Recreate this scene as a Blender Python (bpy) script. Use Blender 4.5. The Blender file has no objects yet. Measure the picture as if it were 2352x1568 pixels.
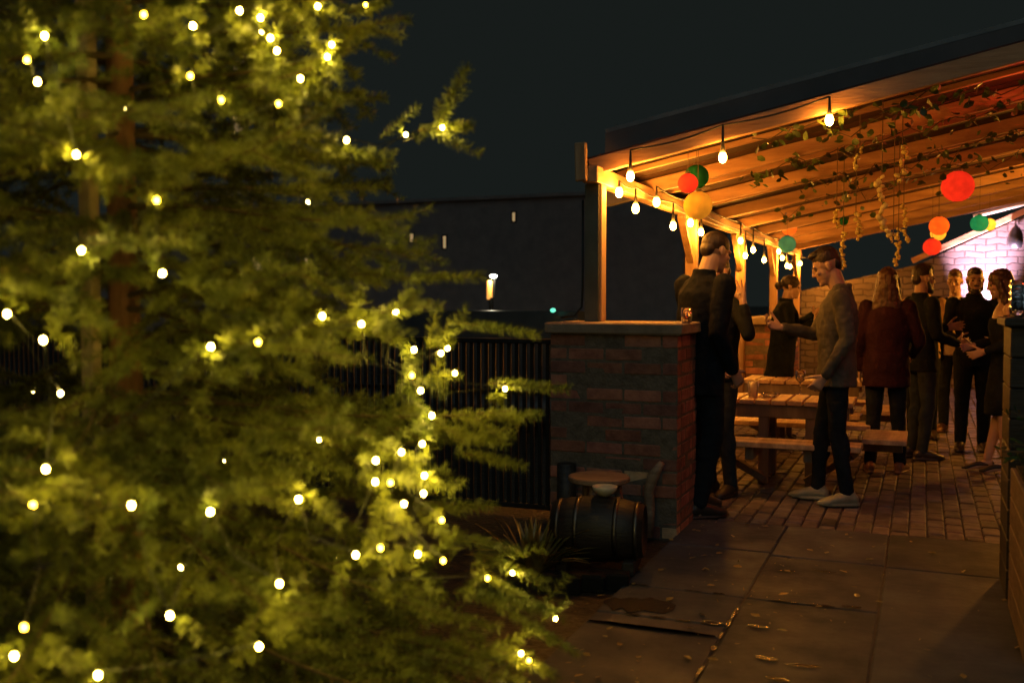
import bpy, bmesh, math, random
import numpy as np
from mathutils import Vector, Matrix, Quaternion
random.seed(7); RNG = np.random.default_rng(11)
sc = bpy.context.scene
col = sc.collection
R = math.radians

# ------------------------------------------------------------------ camera
CAM_H, YAW, PITCH, F = 1.37, R(22.4), math.atan(94 / 2287), 2287.0
cam = bpy.data.cameras.new('camera'); co = bpy.data.objects.new('camera', cam); col.objects.link(co)
co.location = (0, 0, CAM_H); co.rotation_euler = (math.pi / 2 - PITCH, 0, YAW)
cam.lens = 35.0; cam.sensor_width = 36.0; cam.clip_start = 0.05; cam.clip_end = 600
cam.dof.use_dof = True; cam.dof.focus_distance = 6.5; cam.dof.aperture_fstop = 2.2
sc.camera = co

# ------------------------------------------------------------------ night sky, faint added fill sun, exposure
w = bpy.data.worlds.new('World'); sc.world = w; w.use_nodes = True
bg = w.node_tree.nodes['Background']
bg.inputs[0].default_value = (0.66, 0.86, 0.79, 1); bg.inputs[1].default_value = 0.0128
sl = bpy.data.lights.new('fill_sun', 'SUN'); sl.energy = 0.20; sl.angle = R(60); sl.color = (0.62, 0.88, 1.0)  # dim sun added as teal fill to lift the dark tones
so = bpy.data.objects.new('fill_sun', sl); col.objects.link(so)
so.rotation_euler = (R(48), 0, R(12))
sc.view_settings.view_transform = 'Standard'; sc.view_settings.look = 'None'
sc.view_settings.exposure = 0; sc.view_settings.gamma = 1
sc.cycles.use_denoising = True
sc.cycles.max_bounces = 6; sc.cycles.diffuse_bounces = 3; sc.cycles.glossy_bounces = 3
sc.cycles.transmission_bounces = 6; sc.cycles.transparent_max_bounces = 8
sc.cycles.sample_clamp_indirect = 3.0

# ------------------------------------------------------------------ from a spot in the photograph (2352 px wide) to the place
FW = Vector((-math.sin(YAW), math.cos(YAW), 0)); RT = Vector((math.cos(YAW), math.sin(YAW), 0)); UP = Vector((0, 0, 1))
F3 = FW * math.cos(PITCH) - UP * math.sin(PITCH); U3 = FW * math.sin(PITCH) + UP * math.cos(PITCH)
EYE = Vector((0, 0, CAM_H))
def ray(x, y): return F3 + RT * ((x - 1176) / F) + U3 * ((784 - y) / F)
def G(x, y, z=0.0):
    d = ray(x, y); return EYE + d * ((z - CAM_H) / d.z)
def atX(x, y, X):
    d = ray(x, y); return EYE + d * (X / d.x)
def atY(x, y, Y):
    d = ray(x, y); return EYE + d * (Y / d.y)
def atD(x, y, D):
    d = ray(x, y); return EYE + d * (D / d.dot(FW))

# ------------------------------------------------------------------ materials
def new_mat(name):
    m = bpy.data.materials.new(name); m.use_nodes = True
    return m, m.node_tree.nodes, m.node_tree.links, m.node_tree.nodes['Principled BSDF']
def mat(name, c, rough=0.7, c2=None, scale=8.0, bump=0.0, bscale=None, metal=0.0, stretch=(1, 1, 1), detail=6.0,
        sheen=0.0, r2=None, bdist=0.01, attr=None, spec=None, trans=0.0, contrast=(0.35, 0.65), coat=0.0):
    m, N, L, b = new_mat(name)
    b.inputs['Metallic'].default_value = metal; b.inputs['Roughness'].default_value = rough
    if spec is not None: b.inputs['Specular IOR Level'].default_value = spec
    if sheen: b.inputs['Sheen Weight'].default_value = sheen
    if trans: b.inputs['Transmission Weight'].default_value = trans
    if coat: b.inputs['Coat Weight'].default_value = coat
    tc = N.new('ShaderNodeTexCoord'); mp = N.new('ShaderNodeMapping'); mp.inputs['Scale'].default_value = stretch
    L.new(tc.outputs['Object'], mp.inputs['Vector'])
    nz = N.new('ShaderNodeTexNoise'); nz.inputs['Scale'].default_value = scale; nz.inputs['Detail'].default_value = detail
    nz.inputs['Roughness'].default_value = 0.62
    L.new(mp.outputs[0], nz.inputs['Vector'])
    rp = N.new('ShaderNodeValToRGB'); rp.color_ramp.elements[0].position = contrast[0]; rp.color_ramp.elements[1].position = contrast[1]
    rp.color_ramp.elements[0].color = (*c, 1); rp.color_ramp.elements[1].color = (*(c2 or c), 1)
    L.new(nz.outputs['Fac'], rp.inputs['Fac'])
    out = rp.outputs['Color']
    if attr:
        at = N.new('ShaderNodeAttribute'); at.attribute_name = attr
        mx = N.new('ShaderNodeMix'); mx.data_type = 'RGBA'; mx.blend_type = 'MULTIPLY'; mx.inputs[0].default_value = 1
        L.new(out, mx.inputs[6]); L.new(at.outputs['Color'], mx.inputs[7]); out = mx.outputs[2]
    L.new(out, b.inputs['Base Color'])
    if r2 is not None:
        mr = N.new('ShaderNodeMapRange'); mr.inputs['From Min'].default_value = 0.35; mr.inputs['From Max'].default_value = 0.65
        mr.inputs['To Min'].default_value = rough; mr.inputs['To Max'].default_value = r2
        L.new(nz.outputs['Fac'], mr.inputs['Value']); L.new(mr.outputs[0], b.inputs['Roughness'])
    if bump:
        n2 = N.new('ShaderNodeTexNoise'); n2.inputs['Scale'].default_value = bscale or scale * 3; n2.inputs['Detail'].default_value = 5
        L.new(mp.outputs[0], n2.inputs['Vector'])
        bp = N.new('ShaderNodeBump'); bp.inputs['Strength'].default_value = bump; bp.inputs['Distance'].default_value = bdist
        L.new(n2.outputs['Fac'], bp.inputs['Height']); L.new(bp.outputs[0], b.inputs['Normal'])
    return m
def emit(name, c, s, sample=False):
    m, N, L, b = new_mat(name)
    b.inputs['Base Color'].default_value = (*c, 1); b.inputs['Emission Color'].default_value = (*c, 1)
    b.inputs['Emission Strength'].default_value = s
    if not sample: m.cycles.emission_sampling = 'NONE'
    return m
def paper(name, c, t=0.5, glow=0.0):
    m, N, L, b = new_mat(name)
    out = N['Material Output']; N.remove(b)
    d = N.new('ShaderNodeBsdfDiffuse'); tr = N.new('ShaderNodeBsdfTranslucent'); mx = N.new('ShaderNodeMixShader')
    tc = N.new('ShaderNodeTexCoord'); nz = N.new('ShaderNodeTexNoise'); nz.inputs['Scale'].default_value = 14; nz.inputs['Detail'].default_value = 6
    L.new(tc.outputs['Object'], nz.inputs['Vector'])
    rp = N.new('ShaderNodeValToRGB'); rp.color_ramp.elements[0].color = (c[0] * .82, c[1] * .78, c[2] * .8, 1); rp.color_ramp.elements[1].color = (*c, 1)
    rp.color_ramp.elements[0].position = .3; rp.color_ramp.elements[1].position = .6
    L.new(nz.outputs['Fac'], rp.inputs['Fac'])
    for s in (d, tr): L.new(rp.outputs[0], s.inputs['Color'])
    mx.inputs[0].default_value = t
    L.new(d.outputs[0], mx.inputs[1]); L.new(tr.outputs[0], mx.inputs[2]); L.new(mx.outputs[0], out.inputs[0])
    if glow:
        em = N.new('ShaderNodeEmission'); em.inputs['Strength'].default_value = glow; ad = N.new('ShaderNodeAddShader'); L.new(rp.outputs[0], em.inputs['Color'])
        L.new(mx.outputs[0], ad.inputs[0]); L.new(em.outputs[0], ad.inputs[1]); L.new(ad.outputs[0], out.inputs[0]); m.cycles.emission_sampling = 'NONE'
    return m
def glass(name, c=(1, 1, 1), rough=0.02):
    m, N, L, b = new_mat(name)
    b.inputs['Base Color'].default_value = (*c, 1); b.inputs['Transmission Weight'].default_value = 1
    b.inputs['Roughness'].default_value = rough; b.inputs['IOR'].default_value = 1.47
    return m

M = {}
M['flower'] = paper('dried_flowers', (.97, .86, .32), .4)
M['needle'] = mat('spruce_needles', (0.055, 0.073, 0.008), 0.6, (0.164, 0.168, 0.014), 4.0, detail=3)
M['bark'] = mat('spruce_bark', (0.10, 0.045, 0.02), 0.85, (0.30, 0.13, 0.055), 14, bump=.6, stretch=(1, 1, .3))
M['twig_bark'] = mat('twig_bark', (0.055, 0.035, 0.016), 0.85, (0.10, 0.06, 0.025), 14)
M['stake'] = mat('stake_wood', (0.35, 0.24, 0.12), 0.8, (0.5, 0.36, 0.2), 10, bump=.3, stretch=(1, 1, .1))
M['wood'] = mat('pergola_timber', (0.27, 0.125, 0.055), 0.62, (0.58, 0.315, 0.15), 2.2, bump=.35, bscale=18, stretch=(.6, 5, 5), contrast=(.3, .62))
M['wood_post'] = mat('post_timber', (0.34, 0.18, 0.08), 0.62, (0.60, 0.36, 0.18), 3, bump=.3, bscale=20, stretch=(4, 4, .5))
M['wood_long'] = mat('beam_timber', (0.34, 0.18, 0.08), 0.62, (0.60, 0.36, 0.18), 3, bump=.3, bscale=20, stretch=(4, .5, 4))
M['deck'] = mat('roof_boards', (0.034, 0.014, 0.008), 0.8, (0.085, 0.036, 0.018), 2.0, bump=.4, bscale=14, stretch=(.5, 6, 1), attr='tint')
M['table'] = mat('table_timber', (0.40, 0.23, 0.12), 0.55, (0.66, 0.42, 0.24), 4, bump=.3, bscale=16, stretch=(5, .5, 3))
M['brick'] = mat('old_brick', (0.22, 0.080, 0.055), 0.85, (0.42, 0.165, 0.10), 9, bump=.9, bscale=45, attr='tint', bdist=.006)
M['mortar'] = mat('lime_mortar', (0.11, 0.085, 0.06), 0.95, (0.18, 0.14, 0.10), 20, bump=.8, bscale=60)
M['coping'] = mat('stone_coping', (0.20, 0.14, 0.09), 0.8, (0.34, 0.25, 0.17), 6, bump=.5, bscale=30)
M['slab'] = mat('stone_slab', (0.040, 0.046, 0.058), 0.75, (0.070, 0.076, 0.090), 3.2, bump=.45, bscale=26, r2=0.5, spec=.22, attr='tint', bdist=.006, detail=10)
M['paver'] = mat('brick_paver', (0.075, 0.058, 0.054), 0.7, (0.15, 0.115, 0.105), 7, bump=.6, bscale=34, attr='tint', spec=.3, r2=.5, bdist=.006)
M['soil'] = mat('wet_soil', (0.018, 0.014, 0.010), 0.55, (0.05, 0.035, 0.025), 12, bump=1, bscale=30, bdist=.02)
M['sand'] = mat('dark_joint', (0.045, 0.038, 0.034), 0.8, (0.085, 0.07, 0.06), 20, bump=.6)
M['iron'] = mat('black_iron', (0.010, 0.011, 0.011), 0.6, (0.02, 0.02, 0.019), 10, bump=.2, spec=.25)
M['black'] = mat('black_plastic', (0.012, 0.012, 0.013), 0.4, (0.02, 0.02, 0.02), 10)
M['tableleg'] = mat('shaded_timber', (0.14, 0.095, 0.06), 0.7, (0.24, 0.165, 0.105), 4, bump=.3, bscale=16, stretch=(3, 3, .5))  # shade on legs and frame put into a darker timber colour
M['clad'] = mat('grey_olive_paint', (.085, .085, .06), .6, (.13, .125, .09), 7, bump=.2)
M['darkwood'] = mat('dark_stained_wood', (0.022, 0.018, 0.015), 0.6, (0.05, 0.036, 0.026), 6, bump=.4, stretch=(1, 1, 5))
M['caskwood'] = mat('cask_oak', (0.018, 0.014, 0.011), 0.5, (0.045, 0.032, 0.023), 7, bump=.4, stretch=(.4, 5, 5))
M['stoolwood'] = mat('stool_wood', (0.20, 0.12, 0.07), 0.6, (0.36, 0.24, 0.15), 7, bump=.3, stretch=(.6, 5, 5))
M['steel'] = mat('worn_steel', (0.10, 0.085, 0.07), 0.45, (0.22, 0.19, 0.16), 12, metal=1, bump=.3)
M['cream'] = mat('cream_glaze', (0.62, 0.52, 0.36), 0.3, (0.7, 0.6, 0.42), 9)
M['planter'] = mat('planter_boards', (0.16, 0.10, 0.065), 0.7, (0.27, 0.175, 0.115), 5, bump=.4, stretch=(1, 1, 4))
M['leaf'] = mat('evergreen_leaf', (0.025, 0.055, 0.012), 0.35, (0.07, 0.11, 0.025), 6)
M['ivy'] = mat('ivy_leaf', (0.03, 0.06, 0.012), 0.4, (0.10, 0.14, 0.02), 9)
M['strap'] = mat('strap_leaf', (0.09, 0.11, 0.025), 0.32, (0.42, 0.26, 0.07), 7)
M['stem'] = mat('thin_stem', (0.12, 0.08, 0.04), 0.8)
M['cable'] = mat('black_cable', (0.012, 0.012, 0.012), 0.5)
M['water'] = mat('canal_water', (0.010, 0.014, 0.012), 0.04, None, 3, bump=.5, bscale=2.6, stretch=(1, 3.5, 1), bdist=.03)
M['puddle'] = mat('wet_film', (0.03, 0.022, 0.017), 0.16, (0.05, 0.035, 0.026), 8, bump=.9, bscale=55, bdist=.006)
M['farbrick'] = mat('far_brick', (0.115, 0.10, 0.09), 0.9, (0.16, 0.135, 0.12), 2, bump=.3)
M['slate'] = mat('slate_roof', (0.20, 0.20, 0.18), 0.8, (0.30, 0.29, 0.26), 4, bump=.5, bscale=9, stretch=(1, 4, 1))
M['boat'] = mat('boat_paint', (0.018, 0.03, 0.035), 0.4, (0.03, 0.045, 0.05), 4)
BULB = (1.0, 0.37, 0.035); FAIRY = (1.0, 0.74, 0.09)
M['bulb'] = emit('bulb_glow', (1.0, 0.60, 0.16), 40)
M['fairy'] = emit('fairy_glow', (1.0, 0.74, 0.30), 60)
M['fairy_dim'] = emit('fairy_dim', (1.0, 0.62, 0.10), 5)
M['window'] = emit('lit_window', (1.0, 0.66, 0.30), 0.32)
M['lampwhite'] = emit('white_lamp', (1.0, 0.96, 0.75), 60)
M['lamporange'] = emit('orange_lamp', (1.0, 0.42, 0.08), 1.1)
M['teal'] = emit('teal_lamp', (0.15, 0.9, 0.6), 1.4)
M['pinklamp'] = emit('pink_lamp', (1.0, 0.72, 0.95), 4)
def cloth(name, c, c2=None, sc_=10, rough=.9, b=.5): return mat(name, c, rough, c2 or tuple(min(1, v * 1.5) for v in c), sc_, bump=b, bscale=26, spec=.08, bdist=.008)
def skin(name, c): return mat(name, c, .48, tuple(v * .86 for v in c), 12, bump=.12, bscale=90)
SKIN = skin('skin', (0.50, 0.30, 0.20)); SKIN2 = skin('skin_fair', (0.58, 0.36, 0.25))
HAIRD = mat('dark_hair', (0.014, 0.010, 0.008), .5, (0.035, 0.022, 0.015), 40, bump=.6, bscale=90, stretch=(1, 1, .12))
HAIRB = mat('brown_hair', (0.035, 0.018, 0.010), .45, (0.10, 0.045, 0.022), 40, bump=.7, bscale=90, stretch=(1, 1, .08))

# ------------------------------------------------------------------ objects
def tag(o, label=None, cat=None, group=None, kind=None):
    if label: o['label'] = label
    if cat: o['category'] = cat
    if group: o['group'] = group
    if kind: o['kind'] = kind
    return o
def empty(name, loc=(0, 0, 0), rz=0.0):
    o = bpy.data.objects.new(name, None); col.objects.link(o); o.location = loc; o.rotation_euler = (0, 0, rz); o.empty_display_size = .1
    return o
def basis(d):
    d = Vector(d).normalized(); a = Vector((0, 0, 1)) if abs(d.z) < .9 else Vector((1, 0, 0))
    u = d.cross(a).normalized(); v = d.cross(u).normalized(); return u, v
class MB:
    def __init__(s): s.v = []; s.f = []; s.t = []; s.m = []
    def add(s, vs, fs, tint=None, mi=0):
        o = len(s.v); s.v += [tuple(v) for v in vs]; s.f += [tuple(i + o for i in f) for f in fs]
        s.t += [tint or (1, 1, 1)] * len(fs); s.m += [mi] * len(fs)
    def hexa(s, p, tint=None, mi=0):   # 8 corners: bottom ring, top ring
        s.add(p, [(3, 2, 1, 0), (4, 5, 6, 7), (0, 1, 5, 4), (1, 2, 6, 5), (2, 3, 7, 6), (3, 0, 4, 7)], tint, mi)
    def box(s, a, b, bev=0.0, tint=None, mi=0, jit=0.0):
        (x0, y0, z0), (x1, y1, z1) = a, b
        if bev <= 0:
            s.hexa([(x0, y0, z0), (x1, y0, z0), (x1, y1, z0), (x0, y1, z0), (x0, y0, z1), (x1, y0, z1), (x1, y1, z1), (x0, y1, z1)], tint, mi); return
        j = lambda: random.uniform(-jit, jit) if jit else 0
        rings = []
        for z, i in ((z0, bev), (z0 + bev, 0), (z1 - bev, 0), (z1, bev)):
            X0, X1, Y0, Y1 = x0 + i, x1 - i, y0 + i, y1 - i; c = bev * .8
            rings.append([(X0 + c, Y0 + j(), z + j()), (X1 - c, Y0 + j(), z + j()), (X1 + j(), Y0 + c, z), (X1 + j(), Y1 - c, z), (X1 - c, Y1 + j(), z + j()), (X0 + c, Y1 + j(), z), (X0 + j(), Y1 - c, z), (X0 + j(), Y0 + c, z)])
        vs = [p for r in rings for p in r]; fs = [tuple(range(7, -1, -1)), tuple(range(24, 32))]
        for k in range(3):
            for i in range(8):
                fs.append((k * 8 + i, k * 8 + (i + 1) % 8, k * 8 + 8 + (i + 1) % 8, k * 8 + 8 + i))
        s.add(vs, fs, tint, mi)
    def beam(s, a, b, wd, ht, up=(0, 0, 1), bev=.004, tint=None, mi=0):
        a, b = Vector(a), Vector(b); d = (b - a); L_ = d.length; d.normalize(); up = Vector(up)
        x = d.cross(up).normalized(); z = x.cross(d).normalized()
        o = len(s.v); s.box((-wd / 2, 0, -ht / 2), (wd / 2, L_, ht / 2), bev, tint, mi)
        s.v[o:] = [tuple(a + x * p[0] + d * p[1] + z * p[2]) for p in s.v[o:]]
    def tube(s, pts, rad, n=8, cap=True, mi=0, tint=None):
        pts = [Vector(p) for p in pts]; k = len(pts)
        rs = rad if isinstance(rad, (list, tuple)) else [rad] * k
        vs, fs = [], []; u = None
        for i, p in enumerate(pts):
            d = (pts[min(i + 1, k - 1)] - pts[max(i - 1, 0)]).normalized()
            if u is None: u, v = basis(d)
            else:
                u = (u - d * u.dot(d)).normalized(); v = d.cross(u).normalized()
            for q in range(n):
                a = 2 * math.pi * q / n; vs.append(p + (u * math.cos(a) + v * math.sin(a)) * rs[i])
        for i in range(k - 1):
            for q in range(n):
                fs.append((i * n + q, i * n + (q + 1) % n, (i + 1) * n + (q + 1) % n, (i + 1) * n + q))
        if cap: fs += [tuple(range(n - 1, -1, -1)), tuple((k - 1) * n + q for q in range(n))]
        s.add(vs, fs, tint, mi)
    def lathe(s, c, prof, n=24, ax=(0, 0, 1), mi=0, tint=None, closed=False):  # prof: (radius, height) pairs
        c = Vector(c); ax = Vector(ax).normalized(); u, v = basis(ax); vs, fs = [], []; k = len(prof)
        for r_, h in prof:
            for q in range(n):
                a = 2 * math.pi * q / n; vs.append(c + ax * h + (u * math.cos(a) + v * math.sin(a)) * max(r_, 1e-5))
        for i in range(k - 1 if not closed else k):
            for q in range(n):
                i2 = (i + 1) % k
                fs.append((i * n + (q + 1) % n, i * n + q, i2 * n + q, i2 * n + (q + 1) % n))
        if not closed: fs += [tuple(range(n)), tuple((k - 1) * n + q for q in range(n - 1, -1, -1))]
        s.add(vs, fs, tint, mi)
    def ell(s, c, r, rot=None, n=14, mi=0, tint=None):
        c = Vector(c); rot = rot or Matrix.Identity(3); vs, fs = [], []; m = n // 2
        for i in range(m + 1):
            th = math.pi * i / m
            for q in range(n):
                ph = 2 * math.pi * q / n; st = max(math.sin(th), 1e-4)
                vs.append(c + rot @ Vector((r[0] * st * math.cos(ph), r[1] * st * math.sin(ph), r[2] * math.cos(th))))
        for i in range(m):
            for q in range(n):
                fs.append((i * n + q, (i + 1) * n + q, (i + 1) * n + (q + 1) % n, i * n + (q + 1) % n))
        fs += [tuple(range(n)), tuple(m * n + q for q in range(n - 1, -1, -1))]
        s.add(vs, fs, tint, mi)
    def cap(s, a, b, ra, rb, n=12, mi=0):   # tapered limb with round ends
        a, b = Vector(a), Vector(b); d = b - a
        if d.length < 1e-4: s.ell(a, (ra,) * 3, n=n, mi=mi); return
        d.normalize(); pts, rs = [], []
        for k in range(4, 0, -1):
            t = k / 4 * math.pi / 2; pts.append(a - d * ra * math.sin(t)); rs.append(max(ra * math.cos(t), ra * .05))
        pts.append(a); rs.append(ra); pts.append(b); rs.append(rb)
        for k in range(1, 5):
            t = k / 4 * math.pi / 2; pts.append(b + d * rb * math.sin(t)); rs.append(max(rb * math.cos(t), rb * .05))
        s.tube(pts, rs, n, mi=mi)
    def loft(s, rings, n=20, mi=0):   # ring: centre, x axis vector, y axis vector
        vs, fs = [], []; k = len(rings)
        for c, ax, ay in rings:
            c, ax, ay = Vector(c), Vector(ax), Vector(ay)
            for q in range(n):
                a = 2 * math.pi * q / n; vs.append(c + ax * math.cos(a) + ay * math.sin(a))
        for i in range(k - 1):
            for q in range(n):
                fs.append((i * n + q, i * n + (q + 1) % n, (i + 1) * n + (q + 1) % n, (i + 1) * n + q))
        fs += [tuple(range(n - 1, -1, -1)), tuple((k - 1) * n + q for q in range(n))]
        s.add(vs, fs, None, mi)
    def mesh(s, name, mats, smooth=False):
        me = bpy.data.meshes.new(name); me.from_pydata(s.v, [], s.f)
        for m in (mats if isinstance(mats, (list, tuple)) else [mats]): me.materials.append(m)
        me.polygons.foreach_set('material_index', np.array(s.m, dtype=np.int32))
        if smooth: me.polygons.foreach_set('use_smooth', np.ones(len(s.f), dtype=bool))
        if any(t != (1, 1, 1) for t in s.t):
            at = me.attributes.new('tint', 'FLOAT_COLOR', 'CORNER'); buf = []
            for t, f in zip(s.t, s.f): buf += list((*t, 1.0)) * len(f)
            at.data.foreach_set('color', buf)
        me.update(); return me
    def build(s, name, mats, parent=None, smooth=False, loc=None):
        o = bpy.data.objects.new(name, s.mesh(name, mats, smooth)); col.objects.link(o)
        if parent: o.parent = parent
        if loc is not None: o.location = loc
        return o
def lamp(name, loc, color, energy, radius, parent=None):
    l = bpy.data.lights.new(name, 'POINT'); l.color = color; l.energy = energy; l.shadow_soft_size = radius; l.use_soft_falloff = False
    o = bpy.data.objects.new(name, l); col.objects.link(o); o.location = loc
    if parent: o.parent = parent
    return o
def melt(o, vox=.006, smooth=5, wrinkle=0.0, wsize=.09):
    m = o.modifiers.new('skin', 'REMESH'); m.mode = 'VOXEL'; m.voxel_size = vox; m.use_smooth_shade = True
    if smooth:
        q = o.modifiers.new('soft', 'SMOOTH'); q.factor = .5; q.iterations = smooth
    if wrinkle:
        t = bpy.data.textures.get('folds%g' % wsize) or bpy.data.textures.new('folds%g' % wsize, 'CLOUDS'); t.noise_scale = wsize; t.noise_depth = 2
        d = o.modifiers.new('folds', 'DISPLACE'); d.texture = t; d.texture_coords = 'LOCAL'; d.strength = wrinkle; d.mid_level = .5
        if wrinkle > .0095:
            t2 = bpy.data.textures.get('creases') or bpy.data.textures.new('creases', 'CLOUDS'); t2.noise_scale = .035; t2.noise_depth = 1
            d = o.modifiers.new('creases', 'DISPLACE'); d.texture = t2; d.texture_coords = 'LOCAL'; d.strength = wrinkle * .28; d.mid_level = .5
    return o
def rt(v=.12): k = 1 + random.uniform(-v, v); return (k, k * (1 + random.uniform(-.06, .06)), k * (1 + random.uniform(-.08, .08)))

# ------------------------------------------------------------------ ground, paving, water
b = MB(); b.box((-14, -8, -1.2), (-1.33, 6.25, -.03)); b.box((-1.33, -8, -1.2), (9, 6.25, -.035))
g = b.build('ground', M['soil']); tag(g, kind='structure')
b = MB(); b.box((-2.35, 6.25, -1.2), (9, 26, -.016)); b.box((-1.3, -.38, -.029), (2.2, 6.18, -.010)); tag(b.build('joint_sand', M['sand']), kind='structure')
b = MB(); b.box((-160, -100, -1.25), (160, 220, -1.2)); tag(b.build('canal_bed', M['soil']), kind='structure')
b = MB(); b.add([(-120, 6.25, -.7), (-2.35, 6.25, -.7), (-2.35, 30, -.7), (-120, 30, -.7)], [(0, 1, 2, 3)]); tag(b.build('water', M['water']), kind='structure')
b = MB(); b.box((-160, 30, -1.19), (160, 220, .1)); tag(b.build('far_bank', M['soil']), kind='structure')
b = MB()
def slabcol(x0, x1, ys):
    for y0, y1 in zip(ys[:-1], ys[1:]):
        dz = random.uniform(-.003, .003)
        b.box((x0 + .004, y0 + .004, -.03), (x1 - .004, y1 - .004, dz), .006, rt(.2), jit=.002)
slabcol(-1.32, -.74, [-.4, .5, 1.4, 2.3, 3.2, 4.02, 4.17, 4.62, 5.5, 6.2])
slabcol(-.74, -.16, [-.4, .7, 1.6, 2.5, 3.35, 4.62, 5.45, 6.2])
slabcol(-.16, .44, [-.4, .2, 1.1, 2.0, 2.95, 3.62, 5.42, 6.2])
slabcol(.44, 1.04, [-.4, .6, 1.5, 2.4, 3.3, 4.2, 5.1, 6.2]); slabcol(1.04, 1.64, [-.4, .3, 1.2, 2.1, 3.0, 3.9, 4.8, 5.7, 6.2])
slabcol(1.64, 2.24, [-.4, .6, 1.5, 2.4, 3.3, 4.2, 5.1, 6.2]); slabcol(-1.9, -1.32, [-.4, .4, 1.2, 2.1, 2.6])
tag(b.build('slab_paving', M['slab']), kind='structure')
b = MB(); x = -2.3
i = 0
while x < 3.6:
    y = 6.21 + (i % 2) * .105 - .21
    while y < 17.6:
        y0 = max(y, 6.21)
        if y + .203 - y0 > .03:
            b.box((x + .003, y0 + .003, -.034), (x + .1 - .003, y + .198, random.uniform(-.005, .002)), .007, rt(.42), jit=.0015)
        y += .21
    x += .102; i += 1
tag(b.build('brick_paving', M['paver']), kind='structure')
# thin films of water lying in the slab joints
b = MB()
def film(x0, y0, x1, y1, wd, n=14, z=.0045):
    a, c = Vector((x0, y0, z)), Vector((x1, y1, z)); d = c - a; s_ = Vector((-d.y, d.x, 0)).normalized(); vs = []; fs = []
    for k in range(n + 1):
        t = k / n; e = math.sin(math.pi * min(max(t, .02), .98)) ** .4 * wd
        vs += [a + d * t + s_ * e * random.uniform(.5, 1.3), a + d * t - s_ * e * random.uniform(.5, 1.3)]
    for k in range(n): fs.append((2 * k, 2 * k + 1, 2 * k + 3, 2 * k + 2))
    b.add(vs, fs)
for (xa, ya, xb, yb, wd_, ns) in ((-.74, 3.1, -.74, 4.75, .012, 11), (-1.3, 4.17, -.74, 4.17, .014, 5), (-1.3, 4.62, -.2, 4.62, .011, 8)):
    for k in range(ns):
        if random.random() < .62:
            t0, t1 = k / ns, (k + random.uniform(.4, .95)) / ns
            film(xa + (xb - xa) * t0, ya + (yb - ya) * t0, xa + (xb - xa) * t1, ya + (yb - ya) * t1, wd_ * random.uniform(.5, 1.3), 8); film(-1.3, 4.02, -.76, 4.02, .016, 20)
film(-1.32, 4.3, -1.0, 4.33, .12, 10); film(-.76, 2.6, -.74, 3.2, .03, 12)
for (px, py) in ((1805, 1312), (1885, 1312), (1640, 1430), (1790, 1380), (1900, 1395), (1745, 1440), (1835, 1530), (1790, 1560), (1765, 1512), (1960, 1395)):
    p = G(px, py); film(p.x - .05, p.y, p.x + random.uniform(.03, .09), p.y + random.uniform(-.01, .02), random.uniform(.008, .02), 6, .0048)
tag(b.build('puddles', M['puddle']), kind='structure')

# ------------------------------------------------------------------ brickwork
def brickwork(x0, x1, y0, y1, z0, z1, parent, bh=.08, bl=.232, bd=.112):
    core = MB(); core.box((x0 + .007, y0 + .007, z0), (x1 - .007, y1 - .007, z1)); core.build('mortar', M['mortar'], parent)
    k = MB(); n = int(round((z1 - z0) / bh)); mo = .0055
    def br(ax0, ax1, ay0, ay1, z):
        r_ = random.random(); t = rt(.28)
        if r_ < .08: t = (1.15, 1.25, 1.1)
        elif r_ < .20: t = (.62, .66, .75)
        elif r_ < .23: t = (2.0, 3.2, 2.6)
        dx = random.uniform(-.004, .004)
        k.box((ax0 + mo, ay0 + mo + dx, z + mo), (ax1 - mo, ay1 - mo + dx, z + bh - mo), .005, t, jit=.002)
    for c in range(n):
        z = z0 + c * bh; off = (c % 2) * bl / 2
        for ya, yb in ((y0, y0 + bd), (y1 - bd, y1)):
            xs = [x0]; x = x0 + bl - off if off else x0 + bl
            while x < x1 - .06: xs.append(x); x += bl
            xs.append(x1)
            for a, c_ in zip(xs[:-1], xs[1:]): br(a, c_, ya, yb, z)
        for xa, xb in ((x0, x0 + bd), (x1 - bd, x1)):
            ys = [y0 + bd]; y = y0 + bd + (bl if not off else bl / 2)
            while y < y1 - bd - .05: ys.append(y); y += bl
            ys.append(y1 - bd)
            for a, c_ in zip(ys[:-1], ys[1:]): br(xa, xb, a, c_, z)
    k.build('bricks', M['brick'], parent)
wall = empty('brick_wall', (-1.7, 5.95, 0)); tag(wall, 'rough old brick wall end with stone coping, a tumbler and the first post on it', 'wall')
def rel(p, c): return tuple(a - b_ for a, b_ in zip(p, c))
def shifted(parent): return parent.location
def under(parent, mb, name, m, smooth=False):    # world coordinates -> child of an unrotated empty
    o = mb.build(name, m, parent, smooth); o.location = -parent.location; return o
_n0 = len(bpy.data.objects)
def brick_thing(parent, *a, **k):
    before = set(parent.children); brickwork(*a, parent, **k)
    for ch in parent.children:
        if ch not in before: ch.location = -parent.location
brick_thing(wall, -2.095, -1.30, 5.68, 6.22, -.03, 1.17)
b = MB(); b.box((-2.12, 5.65, 1.1705), (-1.275, 6.25, 1.238), .008, jit=.003); under(wall, b, 'coping', M['coping'])
wall2 = empty('brick_wall', (-1.75, 12.4, 0)); tag(wall2, 'far low brick wall with lit coping beside the third pergola post', 'wall')
brick_thing(wall2, -2.0, -1.5, 11.5, 13.6, -.03, 1.09)
b = MB(); b.box((-2.03, 11.46, 1.0905), (-1.47, 13.64, 1.17), .01, jit=.003); under(wall2, b, 'coping', M['coping'])

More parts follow.
